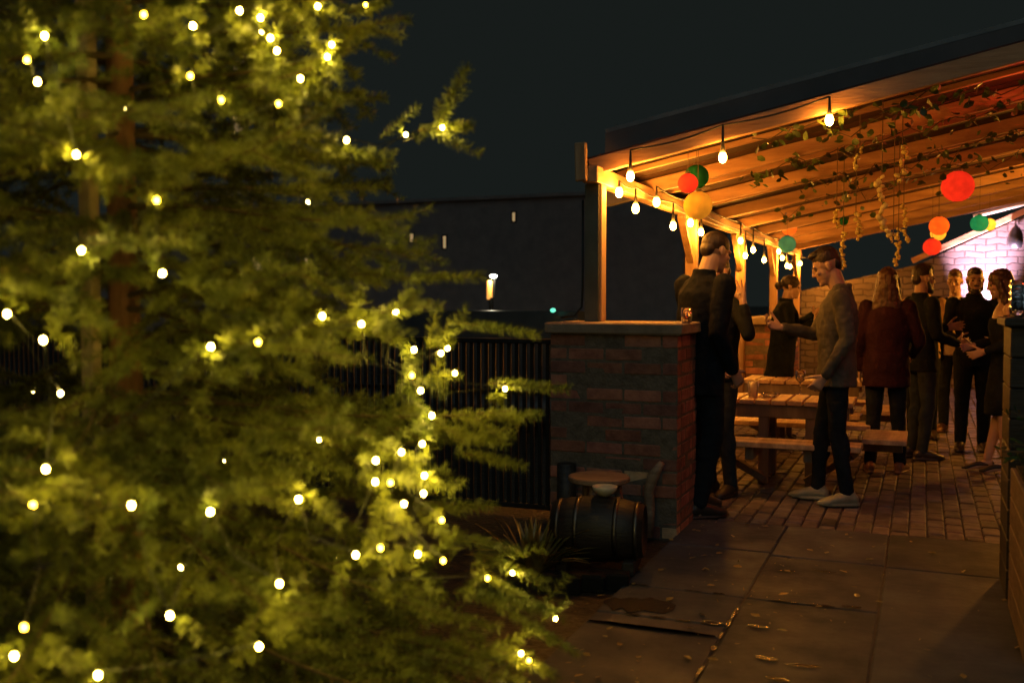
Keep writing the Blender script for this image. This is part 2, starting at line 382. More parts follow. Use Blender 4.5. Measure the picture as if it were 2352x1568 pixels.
# ------------------------------------------------------------------ pergola (lean-to roof)
SL = .202
def ztop(X): return 2.307 + SL * (X + 1.676)
XL, XR, Y0, Y1 = -1.9, 3.5, 6.0, 16.9
pg = empty('pergola', (-1.9, 6, 0)); tag(pg, 'long lean-to timber pergola roof over the terrace, hung with lights and vines', 'pergola')
posts = [(6.0, 1.2385), (8.8, -.03), (11.36, -.03), (14.05, -.03), (16.8, -.03)]
for y, z0 in posts:
    b = MB(); b.box((-1.95, y - .05, z0), (-1.85, y + .05, 2.095), .006); under(pg, b, 'post', M['wood_post'])
b = MB(); b.box((-1.952, 5.925, 1.2385), (-1.862, 5.9485, 2.09), .003); under(pg, b, 'post_cladding', M['clad'])
b = MB(); b.beam((-1.9, 5.86, 2.145), (-1.9, 16.95, 2.145), .1, .1, bev=.006); under(pg, b, 'eave_beam', M['wood_long'])
ys = [6.0, 7.28, 8.6, 9.9, 11.2, 12.5, 13.8, 15.1, 16.4]
for y in ys:
    b = MB(); h = .10; x0 = -1.94 if y < 6.5 else -2.02
    b.beam((x0, y, ztop(x0) - h / 2), (XR, y, ztop(XR) - h / 2), .05, h, bev=.004); under(pg, b, 'rafter', M['wood'])
for k in range(len(ys) - 1):
    y = (ys[k] + ys[k + 1]) / 2
    b = MB(); b.beam((-1.95, y, ztop(-1.95) - .018), (XR, y, ztop(XR) - .018), .04, .034, bev=.003); under(pg, b, 'batten', M['wood'])
for y in posts[1:]:
    b = MB(); b.beam((-1.9, y[0] - .45, 2.09), (-1.9, y[0] - .05, 1.72), .05, .06, up=(1, 0, 0), bev=.004); under(pg, b, 'brace', M['wood_long'])
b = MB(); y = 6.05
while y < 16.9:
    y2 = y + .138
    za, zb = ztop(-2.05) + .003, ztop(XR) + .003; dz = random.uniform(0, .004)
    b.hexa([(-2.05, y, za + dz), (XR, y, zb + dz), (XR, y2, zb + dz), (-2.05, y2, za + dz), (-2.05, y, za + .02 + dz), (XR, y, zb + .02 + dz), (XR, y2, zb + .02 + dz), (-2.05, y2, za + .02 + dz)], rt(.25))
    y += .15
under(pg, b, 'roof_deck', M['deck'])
b = MB(); b.beam((-1.945, 5.838, 2.10), (-1.95, 5.835, 2.335), .075, .035, up=(0, 1, 0), bev=.008)
under(pg, b, 'corner_bracket', M['wood_post'])
# dark conduit beside the first post
b = MB(); b.tube([(-1.985, 5.985, 2.0), (-1.985, 5.985, 1.45), (-1.99, 5.98, 1.33), (-2.03, 5.96, 1.275), (-2.11, 5.93, 1.262)], .008, 8)
o = b.build('conduit', M['cable'], None, True); tag(o, 'thin black cable running down beside the front pergola post', 'cable')

# house behind the roof, its slates rising to the right
hs = empty('house', (3.6, 10, 0)); tag(hs, 'dark house with big slate roof rising above the pergola', 'house')
b = MB(); b.box((3.52, 5.2, -.03), (3.8, 19, 3.3)); under(hs, b, 'wall', M['farbrick'])
def quad_slab(b, p, th):
    n = (Vector(p[1]) - Vector(p[0])).cross(Vector(p[3]) - Vector(p[0])).normalized() * th
    b.hexa([Vector(q) - n for q in p] + [Vector(q) for q in p])
b = MB(); p0, p1 = atY(1390, 296, 8.2), atY(2352, 42, 8.2); e = (p1 - p0); p2 = p0 + e * 1.9
quad_slab(b, [p0 + Vector((0, -.004, .0)), p2 + Vector((0, -.004, 0)), p2 + Vector((0, 9.2, .5)), p0 + Vector((0, 9.2, .5))], .035)
under(hs, b, 'roof', M['slate'])
b = MB(); vz = []
for q in (p0, p2): vz += [(q.x, 8.2, ztop(q.x) + .04), (q.x, 8.2, q.z - .036)]
b.hexa([(vz[0][0], 8.2, vz[0][2]), (vz[2][0], 8.2, vz[2][2]), (vz[2][0], 8.3, vz[2][2]), (vz[0][0], 8.3, vz[0][2]), (vz[1][0], 8.2, vz[1][2]), (vz[3][0], 8.2, vz[3][2]), (vz[3][0], 8.3, vz[3][2]), (vz[1][0], 8.3, vz[1][2])])
under(hs, b, 'upper_wall', M['farbrick'])

# gable wall closing the far end, washed by a pink lamp
gb = empty('gable_wall', (1.0, 17.3, 0)); tag(gb, 'far gable wall of rough whitewashed stone washed by pink light', 'wall')
m, N, L, bs = new_mat('whitewashed_stone'); M['stone'] = m
tc = N.new('ShaderNodeTexCoord'); sx = N.new('ShaderNodeSeparateXYZ'); cx = N.new('ShaderNodeCombineXYZ')
nzw = N.new('ShaderNodeTexNoise'); nzw.inputs['Scale'].default_value = 5; nzw.inputs['Detail'].default_value = 3
L.new(tc.outputs['Object'], sx.inputs[0]); L.new(tc.outputs['Object'], nzw.inputs['Vector'])
ma = N.new('ShaderNodeMath'); ma.operation = 'MULTIPLY_ADD'; ma.inputs[1].default_value = .11; L.new(nzw.outputs['Fac'], ma.inputs[0]); L.new(sx.outputs['Z'], ma.inputs[2])
L.new(sx.outputs['X'], cx.inputs['X']); L.new(ma.outputs[0], cx.inputs['Y'])
bt = N.new('ShaderNodeTexBrick'); bt.inputs['Scale'].default_value = 1; bt.inputs['Brick Width'].default_value = .3; bt.inputs['Row Height'].default_value = .1
bt.inputs['Mortar Size'].default_value = .011; bt.inputs['Mortar Smooth'].default_value = .4
bt.inputs['Color1'].default_value = (.19, .145, .13, 1); bt.inputs['Color2'].default_value = (.12, .085, .075, 1); bt.inputs['Mortar'].default_value = (.075, .052, .045, 1)
L.new(cx.outputs[0], bt.inputs['Vector']); L.new(bt.outputs['Color'], bs.inputs['Base Color']); bs.inputs['Roughness'].default_value = .85
bp = N.new('ShaderNodeBump'); bp.inputs['Strength'].default_value = .9; bp.inputs['Distance'].default_value = .03; bp.invert = True
L.new(bt.outputs['Fac'], bp.inputs['Height']); L.new(bp.outputs[0], bs.inputs['Normal'])
GY = 17.2
pa, pb = atY(2110, 607, GY), atY(2352, 497, GY); ex = (pb - pa); pc = pa + ex * 2.0; pl = atY(1840, 668, GY)
b = MB()
prof = [(pl.x, -.03), (pc.x, -.03), (pc.x, pc.z), (pa.x, pa.z), (pl.x, pl.z)]
vs = [(x, GY, z) for x, z in prof] + [(x, GY + .3, z) for x, z in prof]
b.add(vs, [(0, 1, 2, 3, 4), (9, 8, 7, 6, 5)] + [(i, i + 5, (i + 1) % 5 + 5, (i + 1) % 5) for i in range(5)])
under(gb, b, 'wall', M['stone'])
b = MB(); b.beam(pa + Vector((-.1, -.06, .05)), pc + Vector((0, -.06, .05)), .08, .09); under(gb, b, 'verge_board', M['wood'])
# ------------------------------------------------------------------ wall lantern (unlit) and pink floodlight
lp = atY(2333, 545, GY - .16)
wl = empty('wall_lantern', lp); tag(wl, 'unlit black bracket lantern hanging on the far stone gable', 'lantern')
b = MB(); b.lathe((0, 0, -.16), [(.02, .34), (.06, .3), (.1, .22), (.11, .1), (.085, 0), (.07, 0), (.09, .1), (.08, .2)], 20); b.build('shade', M['black'], wl, True)
b = MB(); b.tube([(0, 0, .16), (0, .06, .22), (0, .155, .2)], .012, 8); b.build('bracket', M['black'], wl, True)
up = atY(2258, 860, GY - .42); fd = empty('floodlight', (up.x, up.y, 0)); tag(fd, 'small floodlight at the foot of the far gable shining pink light upward', 'lamp')
b = MB(); b.box((-.09, -.06, .03), (.09, .06, .13), .012); b.build('housing', M['black'], fd); b = MB(); b.box((-.11, -.07, 0), (.11, .07, .029), .005); b.build('base', M['black'], fd)
b = MB(); b.box((-.075, -.045, .1305), (.075, .045, .136)); b.build('lens', M['pinklamp'], fd)
sp = bpy.data.lights.new('flood_beam', 'SPOT'); sp.color = (1.0, .64, .92); sp.energy = 8500; sp.spot_size = R(38); sp.spot_blend = 1.0; sp.shadow_soft_size = .05
spo = bpy.data.objects.new('flood_beam', sp); col.objects.link(spo); spo.parent = fd; spo.location = (0, 0, .16)
spo.rotation_euler = Vector((.0, .16, 1)).to_track_quat('-Z', 'Y').to_euler()

b = MB(); b.tube([atY(2236, 497, 16.62), atY(2352, 468, 16.62), atY(2420, 452, 16.62)], .03, 10); o = b.build('glint_tube', M['cream'], None, True); tag(o, 'white tube added for the floodlit edge of the far rafter', 'glint_tube')  # made-up white tube, stands in for floodlight catching the far rafter
# ------------------------------------------------------------------ festoon lights
def festoon(label, pts, hang, cable_z, extra=()):
    root = empty('festoon_lights', pts[0]); tag(root, label, 'string lights')
    c = MB(); path = []
    for k, p in enumerate(pts):
        top = Vector((p.x, p.y, cable_z(p)))
        path.append(top)
    order = path; full = []
    for a, d in zip(order[:-1], order[1:]):
        for t in range(6):
            q = a.lerp(d, t / 6); q.z -= .02 * math.sin(math.pi * t / 6); full.append(q)
    full.append(order[-1])
    c.tube(full, .006, 6); under(root, c, 'cable', M['cable'], True)
    for p, top in zip(pts, path):
        s_ = MB(); s_.tube([top, top.lerp(p, .5), p + Vector((0, 0, .028))], [.006, .009, .017], 8)
        so_ = under(root, s_, 'socket', M['black'], True)
        q = MB(); q.lathe((0, 0, 0), [(.003, -.033), (.014, -.028), (.0225, -.012), (.0235, .004), (.019, .018), (.013, .03)], 14)
        bo = q.build('bulb', M['bulb'], root, True, p - root.location)
        lamp('bulb_light', p - root.location, BULB, FEST, .036, root)
FEST = 5.0
A = [atY(1448, 405, 5.943), atY(1660, 362, 5.943), atY(1905, 276, 5.943)]
festoon('string of three glowing bulbs along the front roof rafter', A, 1, lambda p: ztop(p.x) - .02)
FEST = 18.0
E1 = [(1422, 442), (1460, 479), (1546, 519), (1610, 533), (1712, 587), (1755, 597), (1797, 592)]
E2 = [(1508, 464), (1586, 512), (1681, 577), (1701, 553), (1730, 574), (1789, 577), (1808, 610)]
e1 = sorted([atX(x, y, -1.80) for x, y in E1], key=lambda p: p.y); e2 = sorted([atX(x, y, -1.72) for x, y in E2 if (x, y) != (1681, 577)], key=lambda p: p.y)
festoon('lower string of glowing bulbs hung along the pergola posts', e1, 1, lambda p: 2.13)
festoon('upper string of glowing bulbs looped under the eave beam', e2, 1, lambda p: 2.16)
far = [atY(1815, 612, 16.6), atY(1828, 608, 16.6), atY(1838, 605, 16.6), atY(1878, 601, 16.6), atY(1905, 598, 16.6)]  # last two bulbs added, hidden behind the man, to light the far wall
festoon('row of small bulbs close together along the far end of the terrace', far, 1, lambda p: p.z + .1)

# ------------------------------------------------------------------ paper lanterns
def lantern(px, py, rpx, D, c, label, lit=0.0, glow=0.0, t=.45):
    p = atD(px, py, D); r_ = rpx / F * D
    root = empty('paper_lantern', p); tag(root, label, 'lantern', 'paper lanterns under the pergola roof')
    b = MB(); prof = []; n = 29
    for k in range(n):
        th = math.pi * (.07 + .86 * k / (n - 1)); rr = r_ * (1 + (.008 if k % 2 else -.022))
        prof.append((rr * math.sin(th), -rr * math.cos(th) * .97))
    b.lathe((0, 0, 0), prof + [(q[0] * .975, q[1] * .975) for q in prof[::-1]], 28, closed=True)
    b.build('shade', paper('lantern_paper', c, t, glow), root, True)
    b = MB(); b.lathe((0, 0, r_ * .93), [(r_ * .2, 0), (r_ * .24, .004), (r_ * .24, .012), (r_ * .2, .014)], 18, closed=True)
    b.build('top_ring', M['steel'], root, True)
    zt = ztop(p.x) - p.z
    b = MB(); b.tube([(-r_ * .22, 0, r_ * .94), (0, 0, r_ * 1.1), (r_ * .22, 0, r_ * .94)], .0025, 5); b.tube([(0, 0, r_ * 1.1), (0, 0, max(zt, r_ * 1.3))], .0022, 5); b.build('string', M['stem'], root)
    if lit: lamp('lantern_light', (0, 0, 0), tuple(v / max(c) for v in c), lit, r_ * 1.04, root)
    return root
RED, ORG, YEL, GRN = (.78, .085, .03), (.82, .20, .02), (.85, .52, .06), (.025, .26, .11)
lantern(1580, 421, 23, 6.4, RED, 'small orange-red paper lantern in front of a green one, near the front post', .15, .25)
lantern(1600, 406, 28, 6.62, GRN, 'green paper lantern half hidden behind a small orange-red lantern')
lantern(1603, 472, 33, 6.5, YEL, 'yellow paper lantern hanging lowest beside the row of bulbs', .15, .12)
lantern(2200, 428, 36, 8.6, RED, 'largest red paper lantern, high at the right of the roof', .8, .2)
lantern(2157, 519, 22, 10.3, ORG, 'orange paper lantern overlapping a paler one, above a red lantern', .6, .35)
lantern(2155, 536, 17, 11.4, YEL, 'small amber paper lantern peeping out below the orange lantern', .4, .4)
lantern(2141, 567, 20, 11.2, RED, 'lowest red paper lantern, just above the bearded man in profile', .4, .25)
lantern(2250, 513, 20, 11.2, GRN, 'green paper lantern beside a lit yellow one near the stone gable', .3, .35)
lantern(2273, 516, 14, 12.6, YEL, 'small yellow paper lantern touching the right side of a green lantern', .6, .7)
lantern(1813, 524, 17, 12.5, ORG, 'amber paper lantern far down the roof above the pale green one', .4, .4)
lantern(1808, 561, 20, 12.0, (.12, .42, .25), 'pale green paper lantern far off beside the last bulbs', .1, .1)
lantern(1938, 508, 10, 9.5, GRN, 'tiny dark green paper lantern above the grey jacket man, by a flower strand')
lantern(2440, 330, 30, 5.9, RED, 'red paper lantern added out of view at the right to redden the rafters', 9, .5)  # unseen lantern, put in for the red light of a heater
lantern(2602, 565, 34, 9.72, (.85, .34, .035), 'amber paper lantern added out of view at the right to warm faces and floor', 170, .6)  # unseen strong lantern, put in for amber light on faces and floor

# ------------------------------------------------------------------ picnic tables
def picnic(cx_, cy_, rz, lab, sc_=1.0):
    root = empty('picnic_table', (cx_, cy_, 0), rz); tag(root, lab, 'picnic table', 'timber picnic tables on the terrace')
    W, D_ = .94 * sc_, .54 * sc_; T = .63; SH = .36
    b = MB(); n = 8
    for k in range(n):
        x0 = -W / 2 + W * k / n; b.box((x0 + .007, -D_ / 2, T - .035), (x0 + W / n - .007, D_ / 2, T), .004, jit=.001)
    b.build('table_top', M['table'], root)
    b = MB(); b.box((-W / 2 + .03, -D_ / 2 + .02, T - .13), (W / 2 - .03, -D_ / 2 + .06, T - .036), .004); b.box((-W / 2 + .03, D_ / 2 - .06, T - .13), (W / 2 - .03, D_ / 2 - .02, T - .036), .004)
    b.build('apron', M['tableleg'], root)
    for sx_ in (-1, 1):
        for sy in (-1, 1):
            b = MB(); b.box((sx_ * .17 - .036, sy * (D_ / 2 - .06) - .03, 0), (sx_ * .17 + .036, sy * (D_ / 2 - .06) + .035, T - .036), .005); b.build('leg', M['tableleg'], root)
    ends = [((-.55, -.62, 0), (.55, -.62, 0), (0, 1)), ((-.55, .62, 0), (.55, .62, 0), (0, 1)), ((-.68, -.3, 0), (-.68, .3, 0), (1, 0)), ((.68, -.3, 0), (.68, .3, 0), (1, 0))]
    for (ax, ay, _), (bx, by, _), (nx, ny) in ends:
        b = MB()
        if ny:
            for o_ in (-.07, .07): b.beam((ax, ay + o_, SH), (bx, by + o_, SH), .125, .04, bev=.005)
        else:
            m_ = 6
            for q in range(m_):
                y = ay + (by - ay) * q / m_; b.box((ax - .15, y + .004, SH - .018), (ax + .15, y + (by - ay) / m_ - .004, SH + .02), .004)
        b.build('bench', M['table'], root)
    for sx_ in (-1, 1):
        b = MB(); b.beam((sx_ * .2, -.70, SH - .07), (sx_ * .2, .70, SH - .07), .06, .09, bev=.005); b.build('bearer', M['tableleg'], root)
        b = MB(); b.beam((sx_ * .26, 0, SH - .065), (sx_ * .8, 0, SH - .065), .06, .08, bev=.005); b.build('bearer', M['tableleg'], root)
    for sx_ in (-1, 1):
        b = MB(); b.beam((sx_ * .16, -.31, .06), (sx_ * .5, -.58, SH - .05), .05, .075, up=(0, 1, 0), bev=.005); b.build('brace', M['tableleg'], root)
    return root
t1c = G(1836, 913, .63)
T1 = picnic(t1c.x - .06, t1c.y - .02, 0, 'nearest picnic table with cup, ashtray and wine glass, grey jacket man beside it')
t2c = G(1850, 876, .63); T2 = picnic(t2c.x - .05, t2c.y + .35, 0, 'second picnic table standing behind the one with the wine glass', 1.15)

# ------------------------------------------------------------------ glasses and small things
GL = glass('clear_glass'); WHISKY = glass('whisky', (.8, .35, .06)); WINE = glass('white_wine', (.9, .75, .3))
CUP = mat('frosted_cup', (.75, .55, .35), .35, (.8, .62, .42), 5, trans=.55)
def cupthing(p, name, lab, cat, prof, m, liquid=None, lm=None, lname='drink'):
    root = empty(name, p); tag(root, lab, cat)
    b = MB(); b.lathe((0, 0, 0), prof, 28, closed=True); b.build('glass', m, root, True)
    if liquid:
        b = MB(); b.lathe((0, 0, 0), liquid, 24); b.build(lname, lm, root, True)
    return root
p = atY(1577, 738, 5.86); p.z = 1.2385
cupthing(p, 'tumbler', 'short whisky tumbler standing on the brick wall coping', 'glass',
         [(.0, .0), (.028, .0), (.031, .003), (.038, .088), (.036, .088), (.029, .018), (0, .016)], GL, [(0, .0175), (.0285, .0185), (.0315, .042), (0, .042)], WHISKY)
p = G(1730, 912, .6305); p.z = .6305
cupthing(p, 'plastic_cup', 'cloudy plastic beer cup at left of the nearest table top', 'cup',
         [(0, 0), (.031, 0), (.034, .004), (.043, .125), (.041, .125), (.031, .008), (0, .007)], CUP)
p = G(1767, 912, .6305); p.z = .6305
cupthing(p, 'ashtray', 'round cut glass ashtray between cup and wine glass on the table', 'ashtray',
         [(0, 0), (.045, 0), (.055, .008), (.06, .034), (.05, .036), (.042, .014), (0, .012)], GL)
p = G(1838, 905, .6305); p.z = .6305
cupthing(p, 'wine_glass', 'tall stemmed wine glass on the nearest picnic table', 'glass',
         [(0, 0), (.034, 0), (.034, .002), (.006, .006), (.0045, .012), (.0045, .085), (.012, .092), (.033, .112), (.04, .14), (.036, .19), (.0345, .19), (.038, .14), (.031, .114), (.0, .096)], GL,
         [(0, .0985), (.0295, .115), (.0355, .132), (0, .132)], WINE)
p = t2c + Vector((.22, .2, 0)); p.z = .6305
b = MB(); b.box((-.04, -.03, 0), (.04, .03, .12), .004); o = b.build('menu_box', M['cream'], None, loc=p); tag(o, 'small cream box standing on the second picnic table', 'box')

# ------------------------------------------------------------------ flower strands and ivy
def strand(pts, D, wd, lab):
    P_ = [atD(x, y, D) for x, y in pts]; root = empty('flower_strand', P_[0]); tag(root, lab, 'garland', 'dried flower strands hanging from the roof')
    top = Vector((P_[0].x, P_[0].y, ztop(P_[0].x) - .01))
    b = MB(); b.tube([top] + P_, .003, 5); under(root, b, 'stem', M['stem'])
    f = MB(); wd_ = wd * 1.5 / F * D
    for a, c in zip(P_[:-1], P_[1:]):
        n = max(2, int((c - a).length / (wd_ * .34)))
        for k in range(n):
            q = a.lerp(c, k / n) + Vector((random.uniform(-1, 1), random.uniform(-1, 1), random.uniform(-.5, .5))) * wd_ * .4
            s_ = wd_ * random.uniform(.26, .46)
            f.ell(q, (s_ * 1.1, s_, s_ * .7), Quaternion(Vector((random.random(), random.random(), .3)).normalized(), random.uniform(0, 3)).to_matrix(), n=8)
    under(root, f, 'flowers', M['flower'], True)
strand([(1975, 340), (1968, 365), (1962, 395)], 6.3, 8, 'short slanting flower strand just below the brightest roof bulb')
strand([(2073, 335), (2078, 362), (2070, 398), (2064, 425)], 6.2, 12, 'flower strand hanging highest on the right, below a leafy sprig')
strand([(2026, 405), (2018, 440), (2028, 470), (2020, 505), (2032, 530), (2040, 548)], 6.1, 15, 'longest and thickest flower strand at the centre of the roof')
strand([(1922, 480), (1920, 505), (1924, 526)], 7.4, 9, 'short flower strand left of the tiny dark green lantern')
strand([(1966, 492), (1975, 520), (1974, 552)], 7.0, 10, 'curling flower strand right above the grey jacket man')
strand([(1937, 532), (1936, 575), (1938, 622)], 7.3, 8, 'long thin flower strand hanging behind the grey jacket man')
strand([(2076, 470), (2080, 515), (2085, 560)], 7.4, 8, 'thin flower strand right of the thickest strand')
strand([(2064, 525), (2062, 570), (2061, 612)], 7.6, 9, 'lowest flower strand, ending above the bearded man in profile')
strand([(2052, 535), (2046, 558)], 6.6, 7, 'stubby flower strand looped beside the thickest strand')
def leafquad(b, c, d, nrm, L_, W_, mi=0):
    c, d, nrm = Vector(c), Vector(d).normalized(), Vector(nrm).normalized(); s_ = d.cross(nrm)
    if s_.length < .05: s_ = d.cross(Vector((.3, .5, .8)))
    s_.normalize(); u_ = s_.cross(d)
    vs = [c, c + d * L_ * .3 + s_ * W_ * .5 + u_ * W_ * .12, c + d * L_ * .75 + s_ * W_ * .38, c + d * L_, c + d * L_ * .75 - s_ * W_ * .38, c + d * L_ * .3 - s_ * W_ * .5 + u_ * W_ * .12]
    b.add(vs, [(0, 1, 2, 3), (0, 3, 4, 5)], None, mi)
def rv(): return Vector((random.gauss(0, 1), random.gauss(0, 1), random.gauss(0, 1))).normalized()
def ivy(y, x0, x1, drop, lab, dens=34):
    root = empty('ivy_vine', (x0, y, ztop(x0) - .1)); tag(root, lab, 'vine', 'ivy vines trained under the roof')
    st = MB(); lf = MB(); n = int((x1 - x0) / .09); pts = []
    for k in range(n + 1):
        x = x0 + (x1 - x0) * k / n; pts.append(Vector((x, y + random.uniform(-.06, .06), ztop(x) - .1 - drop * (random.random() ** 2))))
    st.tube(pts, .004, 5)
    for k in range(int((x1 - x0) * dens)):
        i_ = random.randrange(n); c = pts[i_].lerp(pts[i_ + 1], random.random())
        if random.random() < .3: c = c + Vector((0, 0, -random.uniform(0, drop)))
        leafquad(lf, c + rv() * .04, Vector((random.gauss(0, 1), random.gauss(0, 1), -.6)), rv(), random.uniform(.04, .075), random.uniform(.035, .06))
    under(root, st, 'stem', M['stem']); under(root, lf, 'leaves', M['ivy'])
ivy(6.08, -.95, .1, .10, 'leafy vine on the front rafter between the second and third bulb', 60)
ivy(6.45, -.6, 1.4, .10, 'vine trailing with yellow leaves behind the brightest roof bulb', 40)
ivy(7.2, -1.2, 2.2, .12, 'dark leafed vine along the second rafter', 46)
ivy(8.5, -1.0, 1.8, .16, 'vine hanging in clumps along the third rafter', 40)
ivy(9.8, -1.3, 1.6, .2, 'thin vine on the fourth rafter deep under the roof', 34)

# ------------------------------------------------------------------ things by the brick wall
cp = G(1362, 1312); cp = Vector((cp.x, cp.y, 0))
ck = empty('cask', (cp.x, cp.y + .1, .2), R(8)); tag(ck, 'small dark oak cask lying on its side in front of the brick wall', 'barrel')
b = MB(); b.lathe((-.235, 0, 0), [(0, .012), (.12, .012), (.122, 0), (.132, 0), (.155, .1), (.167, .19), (.17, .235), (.167, .28), (.155, .37), (.132, .47), (.122, .47), (.12, .458), (0, .458)], 30, ax=(1, 0, 0)); b.build('staves', M['caskwood'], ck, True)
for h, r_ in ((.035, .1415), (.135, .1605), (.335, .1605), (.435, .1415)):
    b = MB(); b.lathe((-.235, 0, 0), [(r_, h - .012), (r_ + .003, h - .012), (r_ + .0035, h + .012), (r_, h + .012)], 30, ax=(1, 0, 0), closed=True); b.build('hoop', M['steel'], ck, True)
for x0 in (-.2, .14):
    b = MB(); b.box((x0, -.15, -.2), (x0 + .06, .15, -.13), .006); b.build('cradle', M['darkwood'], ck)
sp_ = atD(1376, 1092, 5.45); st = empty('stool', (sp_.x, sp_.y, 0)); tag(st, 'low round wooden stool behind the cask', 'stool')
b = MB(); b.lathe((0, 0, sp_.z - .03), [(0, 0), (.165, 0), (.17, .006), (.17, .024), (.165, .03), (0, .03)], 30); b.build('seat', M['stoolwood'], st)
for k in range(3):
    a = k * 2.1 + .5; b = MB(); b.tube([(math.cos(a) * .1, math.sin(a) * .1, sp_.z - .03), (math.cos(a) * .15, math.sin(a) * .15, 0)], [.022, .017], 10); b.build('leg', M['stoolwood'], st, True)
bw = Vector((cp.x + .03, cp.y + .1, .3705)); o = MB(); o.lathe((0, 0, 0), [(0, 0), (.03, 0), (.06, .03), (.065, .05), (.061, .05), (.055, .03), (0, .008)], 24, closed=True)
o = o.build('bowl', M['cream'], None, True, bw); tag(o, 'small cream bowl resting on top of the cask', 'bowl')
dp = G(1462, 1255); pts = [(0, 0, 0), (.01, .01, .16), (.0, .01, .27), (.03, .0, .36), (.08, 0, .44)]
b = MB(); b.tube(pts, [.03, .028, .03, .034, .018], 10); o = b.build('driftwood', M['stoolwood'], None, True, (dp.x, dp.y + .25, 0)); tag(o, 'curved upright piece of driftwood right of the stool', 'wood')
lg = G(1288, 1225); b = MB(); b.lathe((0, 0, 0), [(.0, 0), (.055, 0), (.058, .005), (.058, .4), (.0, .4)], 18); o = b.build('log', M['caskwood'], None, True, (lg.x, lg.y + .1, 0)); tag(o, 'upright round log at the left foot of the brick wall', 'log')
for k in range(3):
    q = G(1292 + k * 50, 1342); b = MB(); b.box((-.1, -.05, -.03), (.1, .05, .055), .008, jit=.003); o = b.build('edging_brick', M['brick'], None, False, (q.x, q.y + .02 * k, 0)); o.rotation_euler = (0, 0, R(6 * k))
    tag(o, ['edging brick nearest the strap leaf plant', 'middle edging brick in front of the cask', 'edging brick nearest the slabs, right of two others'][k], 'brick', 'bricks edging the soil bed')
# strap-leaved plant
pp = G(1222, 1318); pl_ = empty('strap_leaf_plant', (pp.x, pp.y, -.03)); tag(pl_, 'clump of long strap leaves, some brown, left of the cask', 'plant')
b = MB()
for k in range(85):
    a = random.uniform(0, 6.28); L_ = random.uniform(.2, .42); wd = random.uniform(.014, .024); dr = Vector((math.cos(a), math.sin(a), 0)); sd = Vector((-dr.y, dr.x, 0))
    lean_ = random.uniform(.2, 1.0); vs, fs = [], []; base = dr * random.uniform(.0, .06)
    for i in range(6):
        t = i / 5; q = base + dr * L_ * t * lean_ * (.6 + .5 * t) + Vector((0, 0, L_ * (t - .55 * lean_ * t * t)))
        ww = wd * (1 - t ** 2.2) + .001; vs += [q + sd * ww + Vector((0, 0, .005)), q - sd * ww + Vector((0, 0, .005)), q]
    for i in range(5):
        fs += [(3 * i, 3 * i + 2, 3 * i + 5, 3 * i + 3), (3 * i + 2, 3 * i + 1, 3 * i + 4, 3 * i + 5)]
    b.add(vs, fs)
b.build('leaves', M['strap'], pl_, True)

b = MB()
for k in range(420):
    x, y = random.uniform(-2.2, 1.6), random.uniform(2.2, 6.15)
    if random.random() < .55: x = -1.3 + abs(random.gauss(0, .5)) * random.choice((-1, 1, 1))
    s_ = random.uniform(.012, .03) if k % 3 else random.uniform(.03, .05)
    leafquad(b, (x, y, .008 if x > -1.3 else -.02), (random.gauss(0, 1), random.gauss(0, 1), random.uniform(0, .2)), (random.gauss(0, .25), random.gauss(0, .25), 1), s_, s_ * (.2 if k % 3 else .55))
tag(b.build('fallen_leaves', M['strap']), kind='stuff')
# ------------------------------------------------------------------ railing, far side of the canal
rl = empty('railing', (-4.2, 5.95, 0)); tag(rl, 'black upright bar railing between the tree and the brick wall', 'railing')
b = MB(); b.box((-7.2, 5.92, 1.095), (-2.13, 5.975, 1.125), .005); under(rl, b, 'top_rail', M['iron'])
b = MB(); b.box((-7.2, 5.925, .03), (-2.13, 5.97, .06), .004); under(rl, b, 'bottom_rail', M['iron'])
x = -2.15; bar = None
while x > -7.1:
    if bar is None:
        b = MB(); b.box((-.013, -.008, .06), (.013, .008, 1.095), .002); bar = b.build('bar', M['iron'], rl); 
        bar.location = Vector((x, 5.9475, 0)) - rl.location
    else:
        c = bar.copy(); col.objects.link(c); c.parent = rl; c.location = Vector((x, 5.9475, 0)) - rl.location
    x -= .0535
for x in (-2.11, -4.6, -7.2):
    b = MB(); b.box((x - .03, 5.915, -.03), (x + .03, 5.98, 1.16), .004); under(rl, b, 'rail_post', M['iron'])
def facade(x0, x1, y, h, wins, lab):
    root = empty('warehouse', ((x0 + x1) / 2, y, 0)); tag(root, lab, 'building')
    b = MB(); b.box((x0, y, .1), (x1, y + 8, h)); under(root, b, 'wall', M['farbrick'])
    b = MB(); b.box((x0 - .15, y - .15, h), (x1 + .15, y + 8, h + .12)); under(root, b, 'parapet', M['farbrick'])
    0 and b.hexa([(x0 - .3, y - .3, h), (x1 + .3, y - .3, h), (x1 + .3, y + 8.3, h), (x0 - .3, y + 8.3, h), (x0 - .3, y + 3.9, h + 2.6), (x1 + .3, y + 3.9, h + 2.6), (x1 + .3, y + 4.1, h + 2.6), (x0 - .3, y + 4.1, h + 2.6)])
    for (px, py, wpx, hpx, k) in wins:
        a, c = atY(px - wpx / 2, py + hpx / 2, y - .03), atY(px + wpx / 2, py - hpx / 2, y - .03)
        b = MB(); b.box((a.x - .06, y - .03, a.z - .06), (c.x + .06, y - .002, c.z + .06)); f_ = under(root, b, 'window', M['black'])
        b = MB(); b.add([(a.x, y - .034, a.z), (c.x, y - .034, a.z), (c.x, y - .034, c.z), (a.x, y - .034, c.z)], [(0, 1, 2, 3)]); b.build('pane', M['window'], f_)
